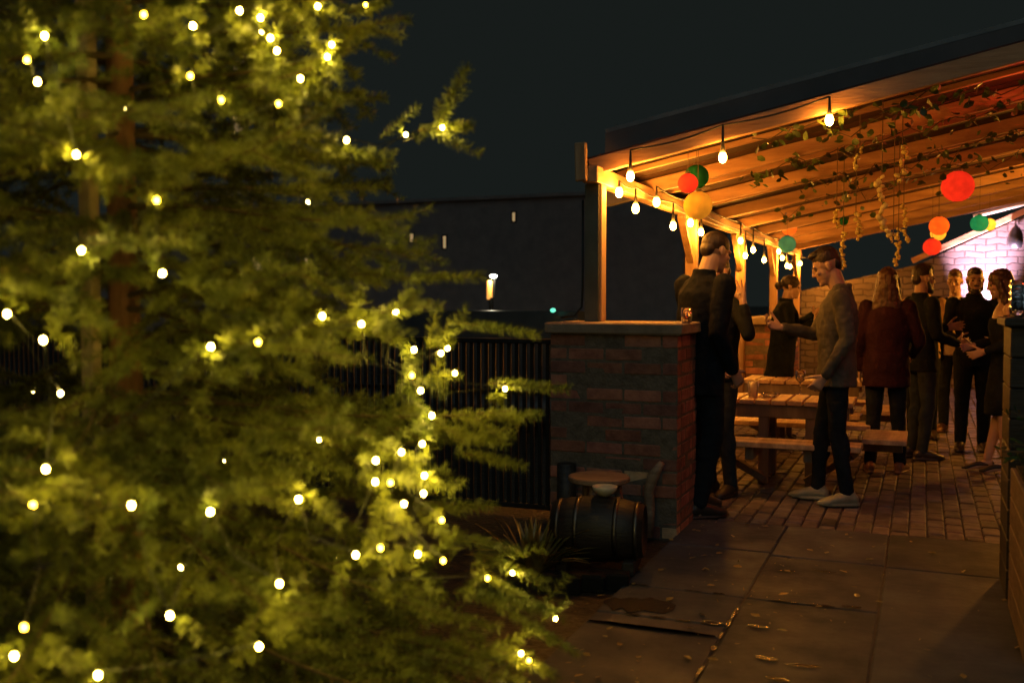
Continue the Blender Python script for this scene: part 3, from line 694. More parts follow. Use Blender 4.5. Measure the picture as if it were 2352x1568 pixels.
facade(-34, -7.4, 33, 5.0, [(549, 152, 26, 22, 1), (548, 284, 24, 40, 1), (600, 620, 40, 60, 1), (704, 612, 7, 40, 1), (945, 546, 8, 18, 1), (1021, 556, 6, 28, 1), (1180, 498, 6, 20, 1)], 'dark warehouse across the canal with a few lit windows')  # two slim panes glow in place of lit pillars
# lamp on the far quay
lq = atD(1128, 636, 29); q = empty('quay_lamp', (lq.x, lq.y, .1)); tag(q, 'white quay lamp with orange lit column across the canal', 'lamp')
b = MB(); b.tube([(0, 0, 0), (0, 0, lq.z - .7)], .07, 10); b.build('post', M['iron'], q)
b = MB(); b.lathe((-.05, 0, lq.z - .75), [(0, 0), (.075, 0), (.08, .03), (.08, .5), (.06, .55), (0, .55)], 16); b.build('lamp_column', M['lamporange'], q, True)
b = MB(); b.ell((.07, 0, lq.z - .08), (.10, .08, .05)); b.build('lamp_head', M['lampwhite'], q, True)
b = MB(); b.tube([(.06, .05, lq.z - .72), (.09, .05, lq.z - .1)], .02, 6); b.build('arm', M['iron'], q)
lamp('quay_light', (.07, -.12, lq.z - .1), (1, .9, .6), 60, .05, q)
# narrowboat with a teal light
nbp = atD(1290, 722, 17); nb = empty('narrowboat', (nbp.x, nbp.y, -.7)); tag(nb, 'dark moored narrowboat with one teal light beyond the railing', 'boat')
b = MB(); L_ = 7.5
b.loft([((-L_, 0, .35), (0, .15, 0), (0, 0, .33)), ((-L_ + 1.2, 0, .3), (0, .95, 0), (0, 0, .42)), ((0, 0, .28), (0, 1.05, 0), (0, 0, .42)), ((.9, 0, .32), (0, .9, 0), (0, 0, .4)), ((1.4, 0, .4), (0, .3, 0), (0, 0, .3))], 16); b.build('hull', M['boat'], nb, True)
zc = nbp.z + .7 + .06
b = MB(); b.hexa([(-L_ + 1.6, -.9, .6), (.6, -.9, .6), (.6, .9, .6), (-L_ + 1.6, .9, .6), (-L_ + 1.7, -.78, zc), (.55, -.78, zc), (.55, .78, zc), (-L_ + 1.7, .78, zc)]); b.build('cabin', M['boat'], nb)
tp = atD(1270, 712, 16.0) - nb.location; b = MB(); b.ell((tp.x, tp.y, zc + .02), (.045, .045, .035)); b.build('lamp', M['teal'], nb, True)

# ------------------------------------------------------------------ right edge: counter, glass rack, planter
ct = empty('bar_counter', (.9, 5.25, 0)); tag(ct, 'tall dark boarded bar counter at the right edge of the terrace', 'counter')
b = MB()
for k in range(9): b.box((.37, 5.0, .01 + k * .138), (1.5, 5.42, .01 + k * .138 + .134), .004)
under(ct, b, 'boards', M['darkwood']); b = MB(); b.box((.34, 4.96, 1.253), (1.53, 5.45, 1.292), .006); under(ct, b, 'counter_top', M['darkwood'])
for kx in range(3):
    for k in range(4):
        p = Vector((.405 + kx * .085, 5.12, 1.2925 + k * .032))
        b = MB(); b.lathe((0, 0, 0), [(0, 0), (.03, 0), (.036, .03), (.039, .075), (.0375, .075), (.0345, .03), (.028, .004), (0, .004)], 20, closed=True)
        o = b.build('stacked_glass', GL, None, True, p)
        tag(o, '%s glass in the %s stack on the bar counter' % (['bottom', 'second lowest', 'second highest', 'topmost'][k], ['left', 'middle', 'right'][kx]), 'glass', 'glasses stacked on the bar counter')
pt = empty('planter', (.78, 4.5, 0)); tag(pt, 'timber planter box filled with a bushy evergreen at the right edge', 'planter')
b = MB()
for k in range(5): b.box((.372, 4.14, .01 + k * .125), (1.25, 4.9, .01 + k * .125 + .121), .004)
under(pt, b, 'box', M['planter'])
b = MB(); b.box((.392, 4.16, .63), (1.23, 4.88, .645)); under(pt, b, 'soil', M['soil'])
sh = empty('shrub', (.66, 4.55, .64)); tag(sh, 'small leaved evergreen shrub spilling over the planter side', 'shrub')
b = MB(); lf = MB()
for k in range(46):
    a = random.uniform(0, 6.28); e = Vector((math.cos(a) * random.uniform(.1, .36), math.sin(a) * random.uniform(.05, .3), random.uniform(.08, .46)))
    if k % 4 == 0: e.z -= .15; e.x = -abs(e.x) * .95
    s0 = Vector((random.uniform(-.15, .15), random.uniform(-.15, .15), 0)); b.tube([s0, s0.lerp(e, .5) + Vector((0, 0, .06)), e], [.005, .004, .002], 5)
    for j in range(42):
        t = random.uniform(.25, 1); c = s0.lerp(e, t) + rv() * .02; leafquad(lf, c, (e - s0).normalized() + rv() * .9, rv(), random.uniform(.025, .045), random.uniform(.01, .016))
b.build('stems', M['stem'], sh); lf.build('leaves', M['leaf'], sh)

# ------------------------------------------------------------------ Christmas tree
tb = atD(285, 784, 2.8); TX, TY = tb.x, tb.y
def TR(z): return 1.33 - .294 * z
tree = empty('christmas_tree', (TX, TY, 0)); tag(tree, 'big spruce Christmas tree covered in fairy lights in the left foreground', 'tree')
b = MB(); b.tube([(0, 0, -.02), (.01, 0, .8), (-.01, .01, 1.6), (0, 0, 2.6), (.0, 0, 3.6), (0, 0, 4.5)], [.055, .048, .04, .03, .018, .005], 14); b.build('trunk', M['bark'], tree, True)
FAIRY_PX = [(598, 41), (621, 88), (636, 117), (730, 15), (762, 103), (752, 131), (690, 181), (796, 322), (932, 310), (1016, 293), (443, 60), (330, 34), (550, 25), (102, 83), (86, 188), (62, 138),
 (175, 355), (187, 575), (373, 628), (16, 721), (99, 781), (484, 796), (740, 726), (830, 744), (909, 715), (951, 803), (1013, 811), (1028, 800), (1045, 857), (946, 862), (966, 897), (992, 954),
 (970, 1019), (922, 1038), (863, 1057), (862, 1106), (897, 1108), (975, 1092), (973, 1133), (928, 1157), (686, 1146), (483, 1175), (302, 1160), (105, 1077), (817, 1274), (874, 1258), (960, 1272),
 (1018, 1287), (1120, 1327), (1177, 1315), (1276, 1420), (642, 1340), (390, 1413), (32, 1506), (225, 1550), (595, 1484), (1197, 1500), (1215, 1516), (1015, 1194), (593, 786), (1160, 893), (508, 230),
 (640, 239), (360, 460), (75, 1160), (55, 1440), (840, 12), (437, 175)]
FAINT = {(75, 1160), (55, 1440), (437, 175), (360, 460), (508, 230), (1018, 1287), (840, 12), (593, 786), (640, 239), (1120, 1327), (897, 1108), (62, 138), (330, 34), (1215, 1516), (1015, 1194), (707, 720), (874, 1258), (946, 862)}
bulbs = []
for (x, y) in FAIRY_PX:
    d = ray(x, y); d = d / d.dot(FW); hit = None; best = (9, 2.8)
    t = 1.2
    while t < 3.4:
        p = EYE + d * t; dist = math.hypot(p.x - TX, p.y - TY) - .95 * TR(p.z)
        if dist < best[0]: best = (dist, t)
        if dist < 0: hit = t; break
        t += .01
    bulbs.append(EYE + d * (hit or best[1]))
inner = []  # hidden bulbs added inside the crown for its glow
for k in range(26):
    z = .3 + k * .085; a = k * 2.4; r_ = TR(z) * (.45 + .4 * ((k * 7) % 5) / 5); inner.append(Vector((TX + math.cos(a) * r_, TY + math.sin(a) * r_, z)))
# branches, twigs and needles
bk = MB(); segs = []   # twig segments that carry needles: start, end
def twig(p, d, L_, droop, lvl, br):
    n = 4; pts = [p]; q = p; dd = d.copy()
    for i in range(n):
        dd = (dd + Vector((0, 0, droop))).normalized(); q = q + dd * L_ / n; pts.append(q); segs.append((pts[-2], q))
    if br > .0012: bk.tube(pts, [br * (1 - .7 * i / n) for i in range(n + 1)], 4, cap=False)
    return pts
def along(pts, t):
    k = min(int(t * (len(pts) - 1)), len(pts) - 2); f_ = t * (len(pts) - 1) - k; return pts[k].lerp(pts[k + 1], f_), (pts[k + 1] - pts[k]).normalized()
nb_ = 0; z = .06
while z < 3.5:
    nw = 9 if z < 2.7 else 6
    for k in range(nw):
        a = nb_ * 2.399 + random.uniform(-.2, .2); nb_ += 1
        if abs((a - math.atan2(-TY, -TX) + math.pi) % (2 * math.pi) - math.pi) < .42 and 1.5 < z < 2.3 and k % 3 == 0: continue
        zz = z + random.uniform(-.08, .08); L0 = TR(zz) * random.uniform(.84, 1.12) * (1.08 if zz < .5 else 1); el = -.08 + .10 * zz + random.uniform(-.22, .22)
        d = Vector((math.cos(a) * math.cos(el), math.sin(a) * math.cos(el), math.sin(el)))
        pts = [Vector((0, 0, zz))]; dd = d.copy(); m_ = 8
        for i in range(m_):
            dd = (dd + Vector((0, 0, (-.06 if i < 4 else .055)))).normalized(); pts.append(pts[-1] + dd * L0 / m_)
            if i >= 1: segs.append((pts[-2], pts[-1]))
        bk.tube(pts, [.010 * (1 - .85 * i / m_) for i in range(m_ + 1)], 5, cap=False)
        side = 1; t = .22
        while t < .985:
            p, dr = along(pts, t); sd = dr.cross(Vector((0, 0, 1))).normalized() * side
            L2 = max(.07, (.42 * (1 - t) + .10) * random.uniform(.75, 1.15)); 
            d2 = (dr * .75 + sd * .8 + Vector((0, 0, random.uniform(-.55, .38)))).normalized(); tp_ = twig(p, d2, L2, random.uniform(-.09, .03), 1, .0025)
            if L2 > .15:
                t3 = .28; s3 = 1
                while t3 < .92:
                    p3, dr3 = along(tp_, t3); sd3 = dr3.cross(Vector((0, 0, 1))).normalized() * s3
                    twig(p3, (dr3 * .8 + sd3 * .75 + Vector((0, 0, random.uniform(-.6, .5)))).normalized(), max(.055, L2 * .42 * (1.15 - t3)), random.uniform(-.04, .02), 2, .001)
                    s3 = -s3; t3 += .06 / L2
            side = -side; t += .06 / L0 * random.uniform(.8, 1.2)
    z += .15
# a few long shoots that stand out against the dark in the photograph
for (x0, y0, x1, y1, D) in ((1005, 300, 1070, 145, 2.85), (900, 640, 1115, 625, 2.75), (1050, 740, 1240, 760, 2.8), (1120, 880, 1310, 885, 2.8), (1100, 960, 1245, 945, 2.8), (1040, 1010, 1160, 1005, 2.75), (1060, 1040, 1210, 1065, 2.8), (1100, 1325, 1300, 1415, 2.75), (1130, 1385, 1335, 1495, 2.7), (1030, 1445, 1290, 1545, 2.6), (1000, 1225, 1200, 1255, 2.75), (950, 1170, 1140, 1150, 2.75), (960, 1500, 1230, 1566, 2.5), (1080, 1270, 1260, 1330, 2.8), (900, 1390, 1150, 1430, 2.55), (1040, 1360, 1250, 1390, 2.7), (960, 300, 1085, 285, 2.85), (800, 30, 880, 5, 2.8)):
    p, q = atD(x0, y0, D) - tree.location, atD(x1, y1, D + .05) - tree.location
    pp_ = twig(p, (q - p).normalized(), (q - p).length, -.02, 1, .003)
    for k in range(6):
        t = .05 + k * .15; c, dr = along(pp_, t); sd = dr.cross(Vector((0, 0, 1))).normalized() * (1 if k % 2 else -1)
        twig(c, (dr * .8 + sd * .6).normalized(), .11 * (1.1 - t), -.02, 2, .001)
for p in bulbs:
    for k in range(2):
        c = p - tree.location + FW * random.uniform(.02, .05) + rv() * .03; outw = Vector((c.x, c.y, 0)).normalized()
        twig(c - outw * .05, (outw * .8 + rv() * .8).normalized(), random.uniform(.10, .16), -.03, 2, .001)
bkm = bk
S = np.array([[*a, *c] for a, c in segs], dtype=np.float64); A_, B_ = S[:, :3], S[:, 3:]
ln = np.linalg.norm(B_ - A_, axis=1); cnt = np.maximum(3, (ln * 760).astype(int)); idx = np.repeat(np.arange(len(ln)), cnt); n = len(idx)
t = RNG.random(n)[:, None]; P = A_[idx] * (1 - t) + B_[idx] * t; D = (B_ - A_)[idx] / ln[idx][:, None]
rad = RNG.normal(size=(n, 3)); rad[:, 2] += .15; rad -= D * np.sum(rad * D, 1)[:, None]; rad /= np.linalg.norm(rad, axis=1)[:, None] + 1e-9
nd = D * .5 + rad * .87; nd /= np.linalg.norm(nd, axis=1)[:, None]; nl = RNG.uniform(.019, .025, n)[:, None]
sd = np.cross(nd, RNG.normal(size=(n, 3))); sd /= np.linalg.norm(sd, axis=1)[:, None] + 1e-9
keep = np.ones(n, bool); Pw = P + np.array([TX, TY, 0]); mid = Pw + nd * nl * .5; eye = np.array(EYE)
for p, px_ in zip(bulbs, FAIRY_PX):
    cl_ = .008 if px_ in FAINT else .017
    p = np.array(p); dirv = p - eye; Lp = np.linalg.norm(dirv); dirv /= Lp
    r_ = mid - eye; al = r_ @ dirv; pr = np.linalg.norm(r_ - al[:, None] * dirv, axis=1)
    keep &= ~((pr < cl_) & (al < Lp + .01)); keep &= np.linalg.norm(mid - p, axis=1) > .019
for p in inner: keep &= np.linalg.norm(mid - np.array(p), axis=1) > .02
P, nd, nl, sd = P[keep], nd[keep], nl[keep], sd[keep]; n = len(P); wd = .0014
V = np.stack([P - sd * wd, P + sd * wd, P + nd * nl + sd * wd * .4, P + nd * nl - sd * wd * .4], 1).reshape(-1, 3).astype(np.float32)
me = bpy.data.meshes.new('crown'); bv = np.array(bkm.v, dtype=np.float32); nv0 = len(bv); V = np.concatenate([bv, V])
bf = np.array(bkm.f, dtype=np.int32); nf0 = len(bf); Fq = np.concatenate([bf, (np.arange(4 * n).reshape(n, 4) + nv0).astype(np.int32)])
me.vertices.add(len(V)); me.vertices.foreach_set('co', V.ravel()); me.loops.add(Fq.size); me.loops.foreach_set('vertex_index', Fq.ravel())
me.polygons.add(len(Fq)); me.polygons.foreach_set('loop_start', np.arange(0, Fq.size, 4, dtype=np.int32)); me.polygons.foreach_set('loop_total', np.full(len(Fq), 4, np.int32))
me.materials.append(M['twig_bark']); me.materials.append(M['needle'])
mi = np.ones(len(Fq), np.int32); mi[:nf0] = 0; me.polygons.foreach_set('material_index', mi); me.update(calc_edges=True)
o = bpy.data.objects.new('crown', me); col.objects.link(o); o.parent = tree
print('needles', n)
b = MB(); b.box((-.022, -.018, -.03), (.022, .018, 2.6), .004); o = b.build('tree_stake', M['stake'], None, False, (TX - .045, TY - .075, 0)); tag(o, 'pale upright wooden stake against the Christmas tree trunk', 'stake')
fl = empty('fairy_lights', (TX, TY, 0)); tag(fl, 'string of tiny warm fairy lights wound round the Christmas tree', 'fairy lights')
allb = bulbs + inner
fm = MB(); fm.ell((0, 0, 0), (.0048, .0048, .0058), n=10); fme = fm.mesh('bulb', M['fairy'], True); fdim = fm.mesh('bulb', M['fairy_dim'], True)
for k, p in enumerate(allb):
    o = bpy.data.objects.new('bulb', fdim if k < len(bulbs) and FAIRY_PX[k] in FAINT else fme); col.objects.link(o); o.parent = fl; o.location = Vector(p) - fl.location
    lamp('fairy_light', Vector(p) - fl.location, FAIRY, (.52 if FAIRY_PX[k] not in FAINT else .22) if k < len(bulbs) else .1, .0075, fl)
order = sorted(allb, key=lambda p: (round(p.z / .3), math.atan2(p.y - TY, p.x - TX)))
b = MB()
for a, c in zip(order[:-1], order[1:]):
    
    a0, c0 = a - Vector((TX, TY, 0)), c - Vector((TX, TY, 0)); m_ = a0.lerp(c0, .5); m_.z -= .03; m_.x *= .93; m_.y *= .93
    b.tube([a0 + Vector((0, 0, .006)), m_, c0 + Vector((0, 0, .006))], .0013, 4)
b.build('cable', M['cable'], fl)

# ------------------------------------------------------------------ people
X_, Y_, Z_ = Vector((1, 0, 0)), Vector((0, 1, 0)), Vector((0, 0, 1))
def hand(b, wr, d, n, curl=.25, spread=.12, s=1.0, thumb=1, rbase=.026):
    d = Vector(d).normalized(); n = (Vector(n) - d * Vector(n).dot(d)).normalized(); wv = d.cross(n) * thumb; wr = Vector(wr)
    b.loft([(wr - d * .02 * s, wv * rbase * s, n * .02 * s), (wr + d * .03 * s, wv * .034 * s, n * .016 * s), (wr + d * .085 * s, wv * .041 * s, n * .013 * s), (wr + d * .097 * s, wv * .036 * s, n * .009 * s)], 14)
    for i, (o_, L_) in enumerate(((.03, .068), (.010, .077), (-.011, .071), (-.031, .055))):
        p = wr + d * (.09 - .006 * (i == 3)) * s + wv * o_ * s; fd = (d + wv * spread * (1.5 - i)).normalized(); ang = curl * (1 + .12 * i)
        for j, fr in enumerate((.45, .31, .24)):
            q_ = Quaternion(fd.cross(n).normalized(), ang); fd = q_ @ fd
            q = p + fd * L_ * fr * 1.05 * s; b.cap(p, q, (.0098 - .001 * j) * s, (.009 - .0012 * j) * s, 8); p = q
    p = wr + d * .022 * s + wv * .028 * s; fd = (d * .75 + wv * .75 + n * .25).normalized()
    for j, L_ in enumerate((.045, .034, .026)):
        q = p + fd * L_ * s; b.cap(p, q, (.0125 - .0015 * j) * s, (.011 - .0015 * j) * s, 8); p = q; fd = (fd + d * .22 + n * (.15 + curl * .4)).normalized()
class Person: pass
def person(lab, loc, face, H=1.75, lean=0.0, hp=0.0, hy=0.0, arms=None, legs=None, body=None, sk=SKIN, top=None, low=None, shoes=None, hair=None, vox=.006, female=False, waist=1.0, roll=0.0, headfwd=0.0, bare=False):
    """joints in metres for a 1.75 m figure facing +Y, then scaled"""
    s = H / 1.75
    o = Person(); P0 = Vector((0, 0, .95)); tx = Vector((math.sin(roll), math.sin(lean), math.cos(lean))).normalized(); fwd = (Y_ - tx * Y_.dot(tx)).normalized()
    at = lambda h, f_=0, x=0: P0 + tx * h + fwd * f_ + X_ * x
    shw = .165 if female else .19
    N = at(.53, -.015); nd_ = Quaternion(X_, -hp * .45) @ (tx); Hc = N + nd_ * .165 + fwd * (.025 + headfwd)
    hr = Quaternion(Z_, hy).to_matrix() @ Quaternion(X_, -(lean * .6 + hp)).to_matrix()
    h = lambda x, y, z: Hc + hr @ Vector((x, y, z))
    J = {'shL': at(.475, -.01, -shw), 'shR': at(.475, -.01, shw)}
    arms = arms or {}; legs = legs or {}
    for sd, sg in (('L', -1), ('R', 1)):
        J['el' + sd] = Vector(arms.get('el' + sd, (sg * (shw + .045), -.03, 1.14))); J['wr' + sd] = Vector(arms.get('wr' + sd, (sg * (shw + .055), .05, .89)))
        J['hip' + sd] = P0 + Vector((sg * .088, 0, -.03)); J['kn' + sd] = Vector(legs.get('kn' + sd, (sg * .098, .025, .50))); J['an' + sd] = Vector(legs.get('an' + sd, (sg * .10, -.03, .085)))
        J['toe' + sd] = Vector(legs.get('toe' + sd, (J['an' + sd].x + sg * .035, J['an' + sd].y + .16, .03)))
    b = MB()
    # trunk, neck
    b.loft([(P0 + Vector((0, 0, -.10)), X_ * .10, Y_ * .08), (at(0), X_ * .155, fwd * .105), (at(.16), X_ * .128 * waist, fwd * .095), (at(.34), X_ * .155, fwd * .115), (at(.46, -.01), X_ * (shw * .92), fwd * .09), (at(.525, -.015), X_ * .075, fwd * .06)], 20)
    b.cap(N - tx * .03, Hc + hr @ Vector((0, -.02, -.06)), .056 if female else .062, .05 if female else .056, 14)
    # head
    b.ell(h(0, -.014, .034), (.073, .096, .086), hr, 18); b.ell(h(0, .028, -.03), (.06, .066, .084), hr, 16); b.ell(h(0, .045, -.083), (.044, .044, .033), hr, 12)
    b.ell(h(0, .079, -.1), (.02, .016, .016), hr, 10); b.cap(h(0, .090, .016), h(0, .106, -.024), .007, .0105, 10); b.ell(h(.011, .097, -.029), (.007, .008, .006), hr, 8); b.ell(h(-.011, .097, -.029), (.007, .008, .006), hr, 8)
    b.cap(h(-.036, .079, .026), h(.036, .079, .026), .011, .011, 10); b.ell(h(.04, .068, -.018), (.02, .017, .016), hr, 10); b.ell(h(-.04, .068, -.018), (.02, .017, .016), hr, 10)
    b.cap(h(-.017, .087, -.055), h(.017, .087, -.055), .0075, .0075, 8); b.cap(h(-.014, .085, -.068), h(.014, .085, -.068), .0085, .0085, 8)
    for sg in (-1, 1):
        b.ell(h(sg * .075, -.008, -.004), (.008, .019, .031), hr, 10); b.ell(h(sg * .078, -.016, .01), (.008, .014, .018), hr, 8)
    for sd, sg in (('L', -1), ('R', 1)):
        b.cap(J['sh' + sd], J['el' + sd], .05, .04, 12); b.cap(J['el' + sd], J['wr' + sd], .041, .026, 12)
        ad = arms.get('hd' + sd, (J['wr' + sd] - J['el' + sd]).normalized()); hn = arms.get('hn' + sd, (-sg, .1, 0))
        hand(b, J['wr' + sd], ad, hn, arms.get('cu' + sd, .3), arms.get('sp' + sd, .1), .95 if female else 1.03, thumb=arms.get('th' + sd, sg))
        lr = 1.0 if bare else .68
        b.cap(J['hip' + sd], J['kn' + sd], .085 * lr, .055 * lr, 14); b.cap(J['kn' + sd], J['an' + sd], .055 * lr, .036, 14); b.ell(J['kn' + sd].lerp(J['an' + sd], .3) + Vector((0, -.014, 0)), (.05 * lr, .052 * lr, .11), None, 12)
        b.cap(J['an' + sd] + Vector((0, -.01, -.045)), J['toe' + sd], .036, .024, 10)
    scale = lambda mb: [tuple(Vector(v) * s) for v in mb.v]
    b.v = scale(b); root = b.build('person', sk, None, True); melt(root, vox, 3); tag(root, lab, 'person', 'people gathered on the terrace')
    root.location = loc; root.rotation_euler = (0, 0, math.atan2(-face.x, face.y))
    o.root, o.J, o.at, o.h, o.hr, o.s, o.fwd, o.tx, o.N, o.P0, o.shw, o.Hc = root, J, at, h, hr, s, fwd, tx, N, P0, shw, Hc
    def child(name, mb, m, vox=.008, smooth=5, wr=0.0, ws=.09):
        mb.v = scale(mb); c = mb.build(name, m, root, True); melt(c, vox, smooth, wr, ws); return c
    o.child = child
    eb = MB()
    for sg in (-1, 1): eb.ell(h(sg * .031, .0795, .006), (.0125, .009, .0075), hr, 10)
    eb.v = scale(eb); eb.build('eyes', EYEM, root, True)
    return o
EYEM = mat('dark_eye', (.02, .015, .012), .15, (.03, .02, .015))
def jacket(o, m, hem=-.16, puff=0.0, name='jacket', sleeves='LR', open_neck=.0, collar=True, cuff=.93, flare=0.0, wr=.014, ws=.09, front=0.0):
    b = MB(); at, f_ = o.at, o.fwd; w_ = o.shw
    b.loft([(at(hem), X_ * (.172 + puff + flare), f_ * (.128 + puff + flare)), (at(hem * .4), X_ * (.172 + puff + flare * .5), f_ * (.128 + puff)), (at(.12), X_ * (.158 + puff), f_ * (.122 + puff)), (at(.30, .0), X_ * (.178 + puff), f_ * (.137 + puff)), (at(.42, -.008), X_ * (w_ + .005), f_ * (.118 + puff)), (at(.50, -.015), X_ * (w_ * .72), f_ * .088), (at(.535, -.018), X_ * .078, f_ * .072)], 24)
    if collar: b.loft([(at(.50, -.015), X_ * .085, f_ * .078), (at(.545, -.018), X_ * .077, f_ * .073), (at(.575, -.022), X_ * .074, f_ * .069)], 18)
    for sd in sleeves:
        a, e, wv = o.J['sh' + sd], o.J['el' + sd], o.J['wr' + sd]
        b.cap(a, e, .066 + puff * .4, .050 + puff * .4, 14); b.cap(e, e.lerp(wv, cuff), .050 + puff * .4, .038 + puff * .3, 14)
    return o.child(name, b, m, .009, 4, wr, ws)
def trousers(o, m, slim=0.0, name='trousers', wr=.010):
    b = MB(); b.loft([(o.P0 + Vector((0, 0, -.12)), X_ * .12, Y_ * .10), (o.P0 + Vector((0, 0, -.03)), X_ * .150, Y_ * .108), (o.at(.06), X_ * .135, o.fwd * .098)], 20)
    for sd in 'LR':
        b.cap(o.J['hip' + sd], o.J['kn' + sd], .099 - slim, .07 - slim, 14); b.cap(o.J['kn' + sd], o.J['an' + sd] + Vector((0, 0, .01)), .07 - slim, .054 - slim * .4, 14)
        b.ell(o.J['kn' + sd].lerp(o.J['an' + sd], .28) + Vector((0, -.015, 0)), (.062 - slim * .6, .064 - slim * .6, .13), None, 12)
    return o.child(name, b, m, .009, 4, wr, .06)
def shoe(o, m, chunky=0.0, heel=0.0):
    for sd in 'LR':
        an, toe = o.J['an' + sd], o.J['toe' + sd]; d = Vector((toe.x - an.x, toe.y - an.y, 0)).normalized(); x = Vector((d.y, -d.x, 0)); hz = an.z - .085
        P = lambda f_, u_, z: Vector((an.x, an.y, hz)) + d * f_ + x * u_ + Z_ * z
        b = MB()
        b.loft([(P(-.075, 0, .045), x * .026, Z_ * .028), (P(-.055, 0, .05), x * .037 + x * chunky, Z_ * .043), (P(0, 0, .06), x * .042 + x * chunky, Z_ * .052), (P(.07, 0, .047), x * .045 + x * chunky, Z_ * .042), (P(.13, 0, .036), x * .047 + x * chunky, Z_ * .03), (P(.175, 0, .029), x * .037, Z_ * .021), (P(.197, 0, .027), x * .016, Z_ * .013)], 18)
        b.cap(P(-.02, 0, .055), P(-.012, 0, .095), .044 + chunky * .5, .040 + chunky * .3, 14)
        so_ = .016 + chunky * 1.2
        b.loft([(P(-.085, 0, so_ * .6), x * .024, Z_ * so_ * .6), (P(-.05, 0, so_ * .6), x * (.041 + chunky), Z_ * so_ * .65), (P(.1, 0, so_ * .55), x * (.05 + chunky), Z_ * so_ * .6), (P(.17, 0, so_ * .7), x * .041, Z_ * so_ * .55), (P(.205, 0, so_ * .9), x * .016, Z_ * so_ * .4)], 18)
        o.child('shoe', b, m, .006, 3)
def short_hair(o, m, top=.0, beard=False, fade=True):
    b = MB(); h, hr = o.h, o.hr
    b.ell(h(0, -.018, .052 + top * .3), (.075, .094, .078 + top), hr, 18); b.ell(h(0, .035, .098 + top * .6), (.054, .055, .03), hr, 14); b.ell(h(0, -.07, .005), (.062, .042, .062), hr, 14)
    b.v_ = None; o.child('hair', b, m, .006, 3, .006, .02)
    e = MB()
    for sg in (-1, 1): e.cap(h(sg * .016, .092, .03), h(sg * .047, .08, .031), .0045, .003, 6)
    e.v = [tuple(Vector(v) * o.s) for v in e.v]; e.build('eyebrows', m, o.root, True)
    if beard:
        b = MB(); b.ell(h(0, .05, -.094), (.051, .049, .036), hr, 14); b.ell(h(0, .078, -.108), (.03, .022, .024), hr, 12); b.cap(h(-.02, .094, -.043), h(.02, .094, -.043), .007, .007, 8)
        for sg in (-1, 1): b.cap(h(sg * .063, .01, -.02), h(sg * .05, .04, -.085), .012, .02, 10)
        o.child('beard', b, m, .005, 2, .004, .015)
def long_hair(o, m, length=.38, w_=.085, sway=0.0):
    b = MB(); h, hr = o.h, o.hr
    b.ell(h(0, -.015, .045), (.084, .105, .088), hr, 18); 
    c = o.Hc; back = hr @ Vector((0, -1, 0))
    b.loft([(c + Z_ * .05 + back * .02, X_ * .082, Y_ * .09), (c - Z_ * .05 + back * .045, X_ * .093, Y_ * .075), (c - Z_ * .17 + back * .06, X_ * (w_ + .028), Y_ * .06), (c - Z_ * (length * .75) + back * .075 + X_ * sway, X_ * (w_ + .04), Y_ * .05), (c - Z_ * length + back * .085 + X_ * sway, X_ * w_ * .8, Y_ * .035)], 20)
    for sg in (-1, 1): b.cap(h(sg * .07, .02, .02), h(sg * .085, .0, -.17), .03, .035, 10)
    o.child('hair', b, m, .007, 3, .016, .035)
BLK = cloth('black_cloth', (.010, .014, .020)); BLK2 = cloth('black_wool', (.007, .010, .014)); OLIVE = cloth('grey_olive_twill', (.075, .07, .055), (.125, .115, .088), 6)
BURG = cloth('burgundy_cloth', (.024, .010, .016), (.036, .014, .021), 5); DNM = cloth('dark_denim', (.026, .034, .042)); WHT = cloth('pale_shirt', (.6, .5, .4), (.7, .6, .48), 6)
TAN = cloth('tan_cloth', (.36, .24, .12)); TRAIN = mat('trainer_leather', (.20, .20, .14), .6, (.32, .31, .21), 10, bump=.2); LEATH = mat('dark_leather', (.02, .017, .015), .35, (.04, .03, .025), 12); BRN = mat('brown_leather', (.16, .08, .05), .4, (.24, .12, .07), 12)
def ground_at(px, py): p = G(px, py); return Vector((p.x, p.y, 0))

# bald man in black, seen from behind, by the wall
fa = (RT * .88 + FW * .48).normalized()
p = person('man with close cropped hair in black coat, seen from behind next to the brick wall', ground_at(1604, 1180), fa, 1.80, lean=.09, hp=.3, headfwd=.03,
           arms=dict(elL=(-.22, .1, 1.14), wrL=(-.12, .2, .95), elR=(.235, -.06, 1.14), wrR=(.2, .10, .90), hdR=(-.1, .5, -.6), cuR=.5), legs=dict(anL=(-.1, .1, .085), anR=(.1, -.08, .085)))
jacket(p, BLK2, -.2, .012, wr=.018); trousers(p, BLK, .0); shoe(p, LEATH)
b = MB(); b.ell(p.h(0, -.018, .042), (.0765, .0985, .083), p.hr, 18); b.ell(p.h(0, -.072, -.005), (.058, .04, .055), p.hr, 14); p.child('hair', b, HAIRD, .006, 3)
# hidden companion with a raised hand
fa = (-RT * .75 - FW * .55).normalized(); q0 = atD(1652, 640, 7.0)
p = person('person with one hand raised beside the face, half hidden behind the black coat', Vector((q0.x, q0.y, 0)), fa, 1.66, hp=.15, sk=SKIN2, female=True,
           arms=dict(elL=(-.30, .02, 1.20), wrL=(-.244, .02, 1.44), hdL=(.1, .12, 1), hnL=(-.2, .9, 0), cuL=.12, spL=.22, elR=(.22, .1, 1.15), wrR=(.1, .28, 1.18)))
jacket(p, BLK, -.1, .0, wr=.012, cuff=.8); trousers(p, DNM, .01); shoe(p, LEATH); short_hair(p, HAIRD, .01)
cg = p.root.matrix_basis @ (Vector((-.23, .05, 1.49)) * p.s)
b = MB(); b.tube([cg - RT * .04 - UP * .005, cg + RT * .045 + UP * .012], .0042, 8); o = b.build('cigarette', M['cream'], None, True); tag(o, 'white cigarette held in the raised hand', 'cigarette')
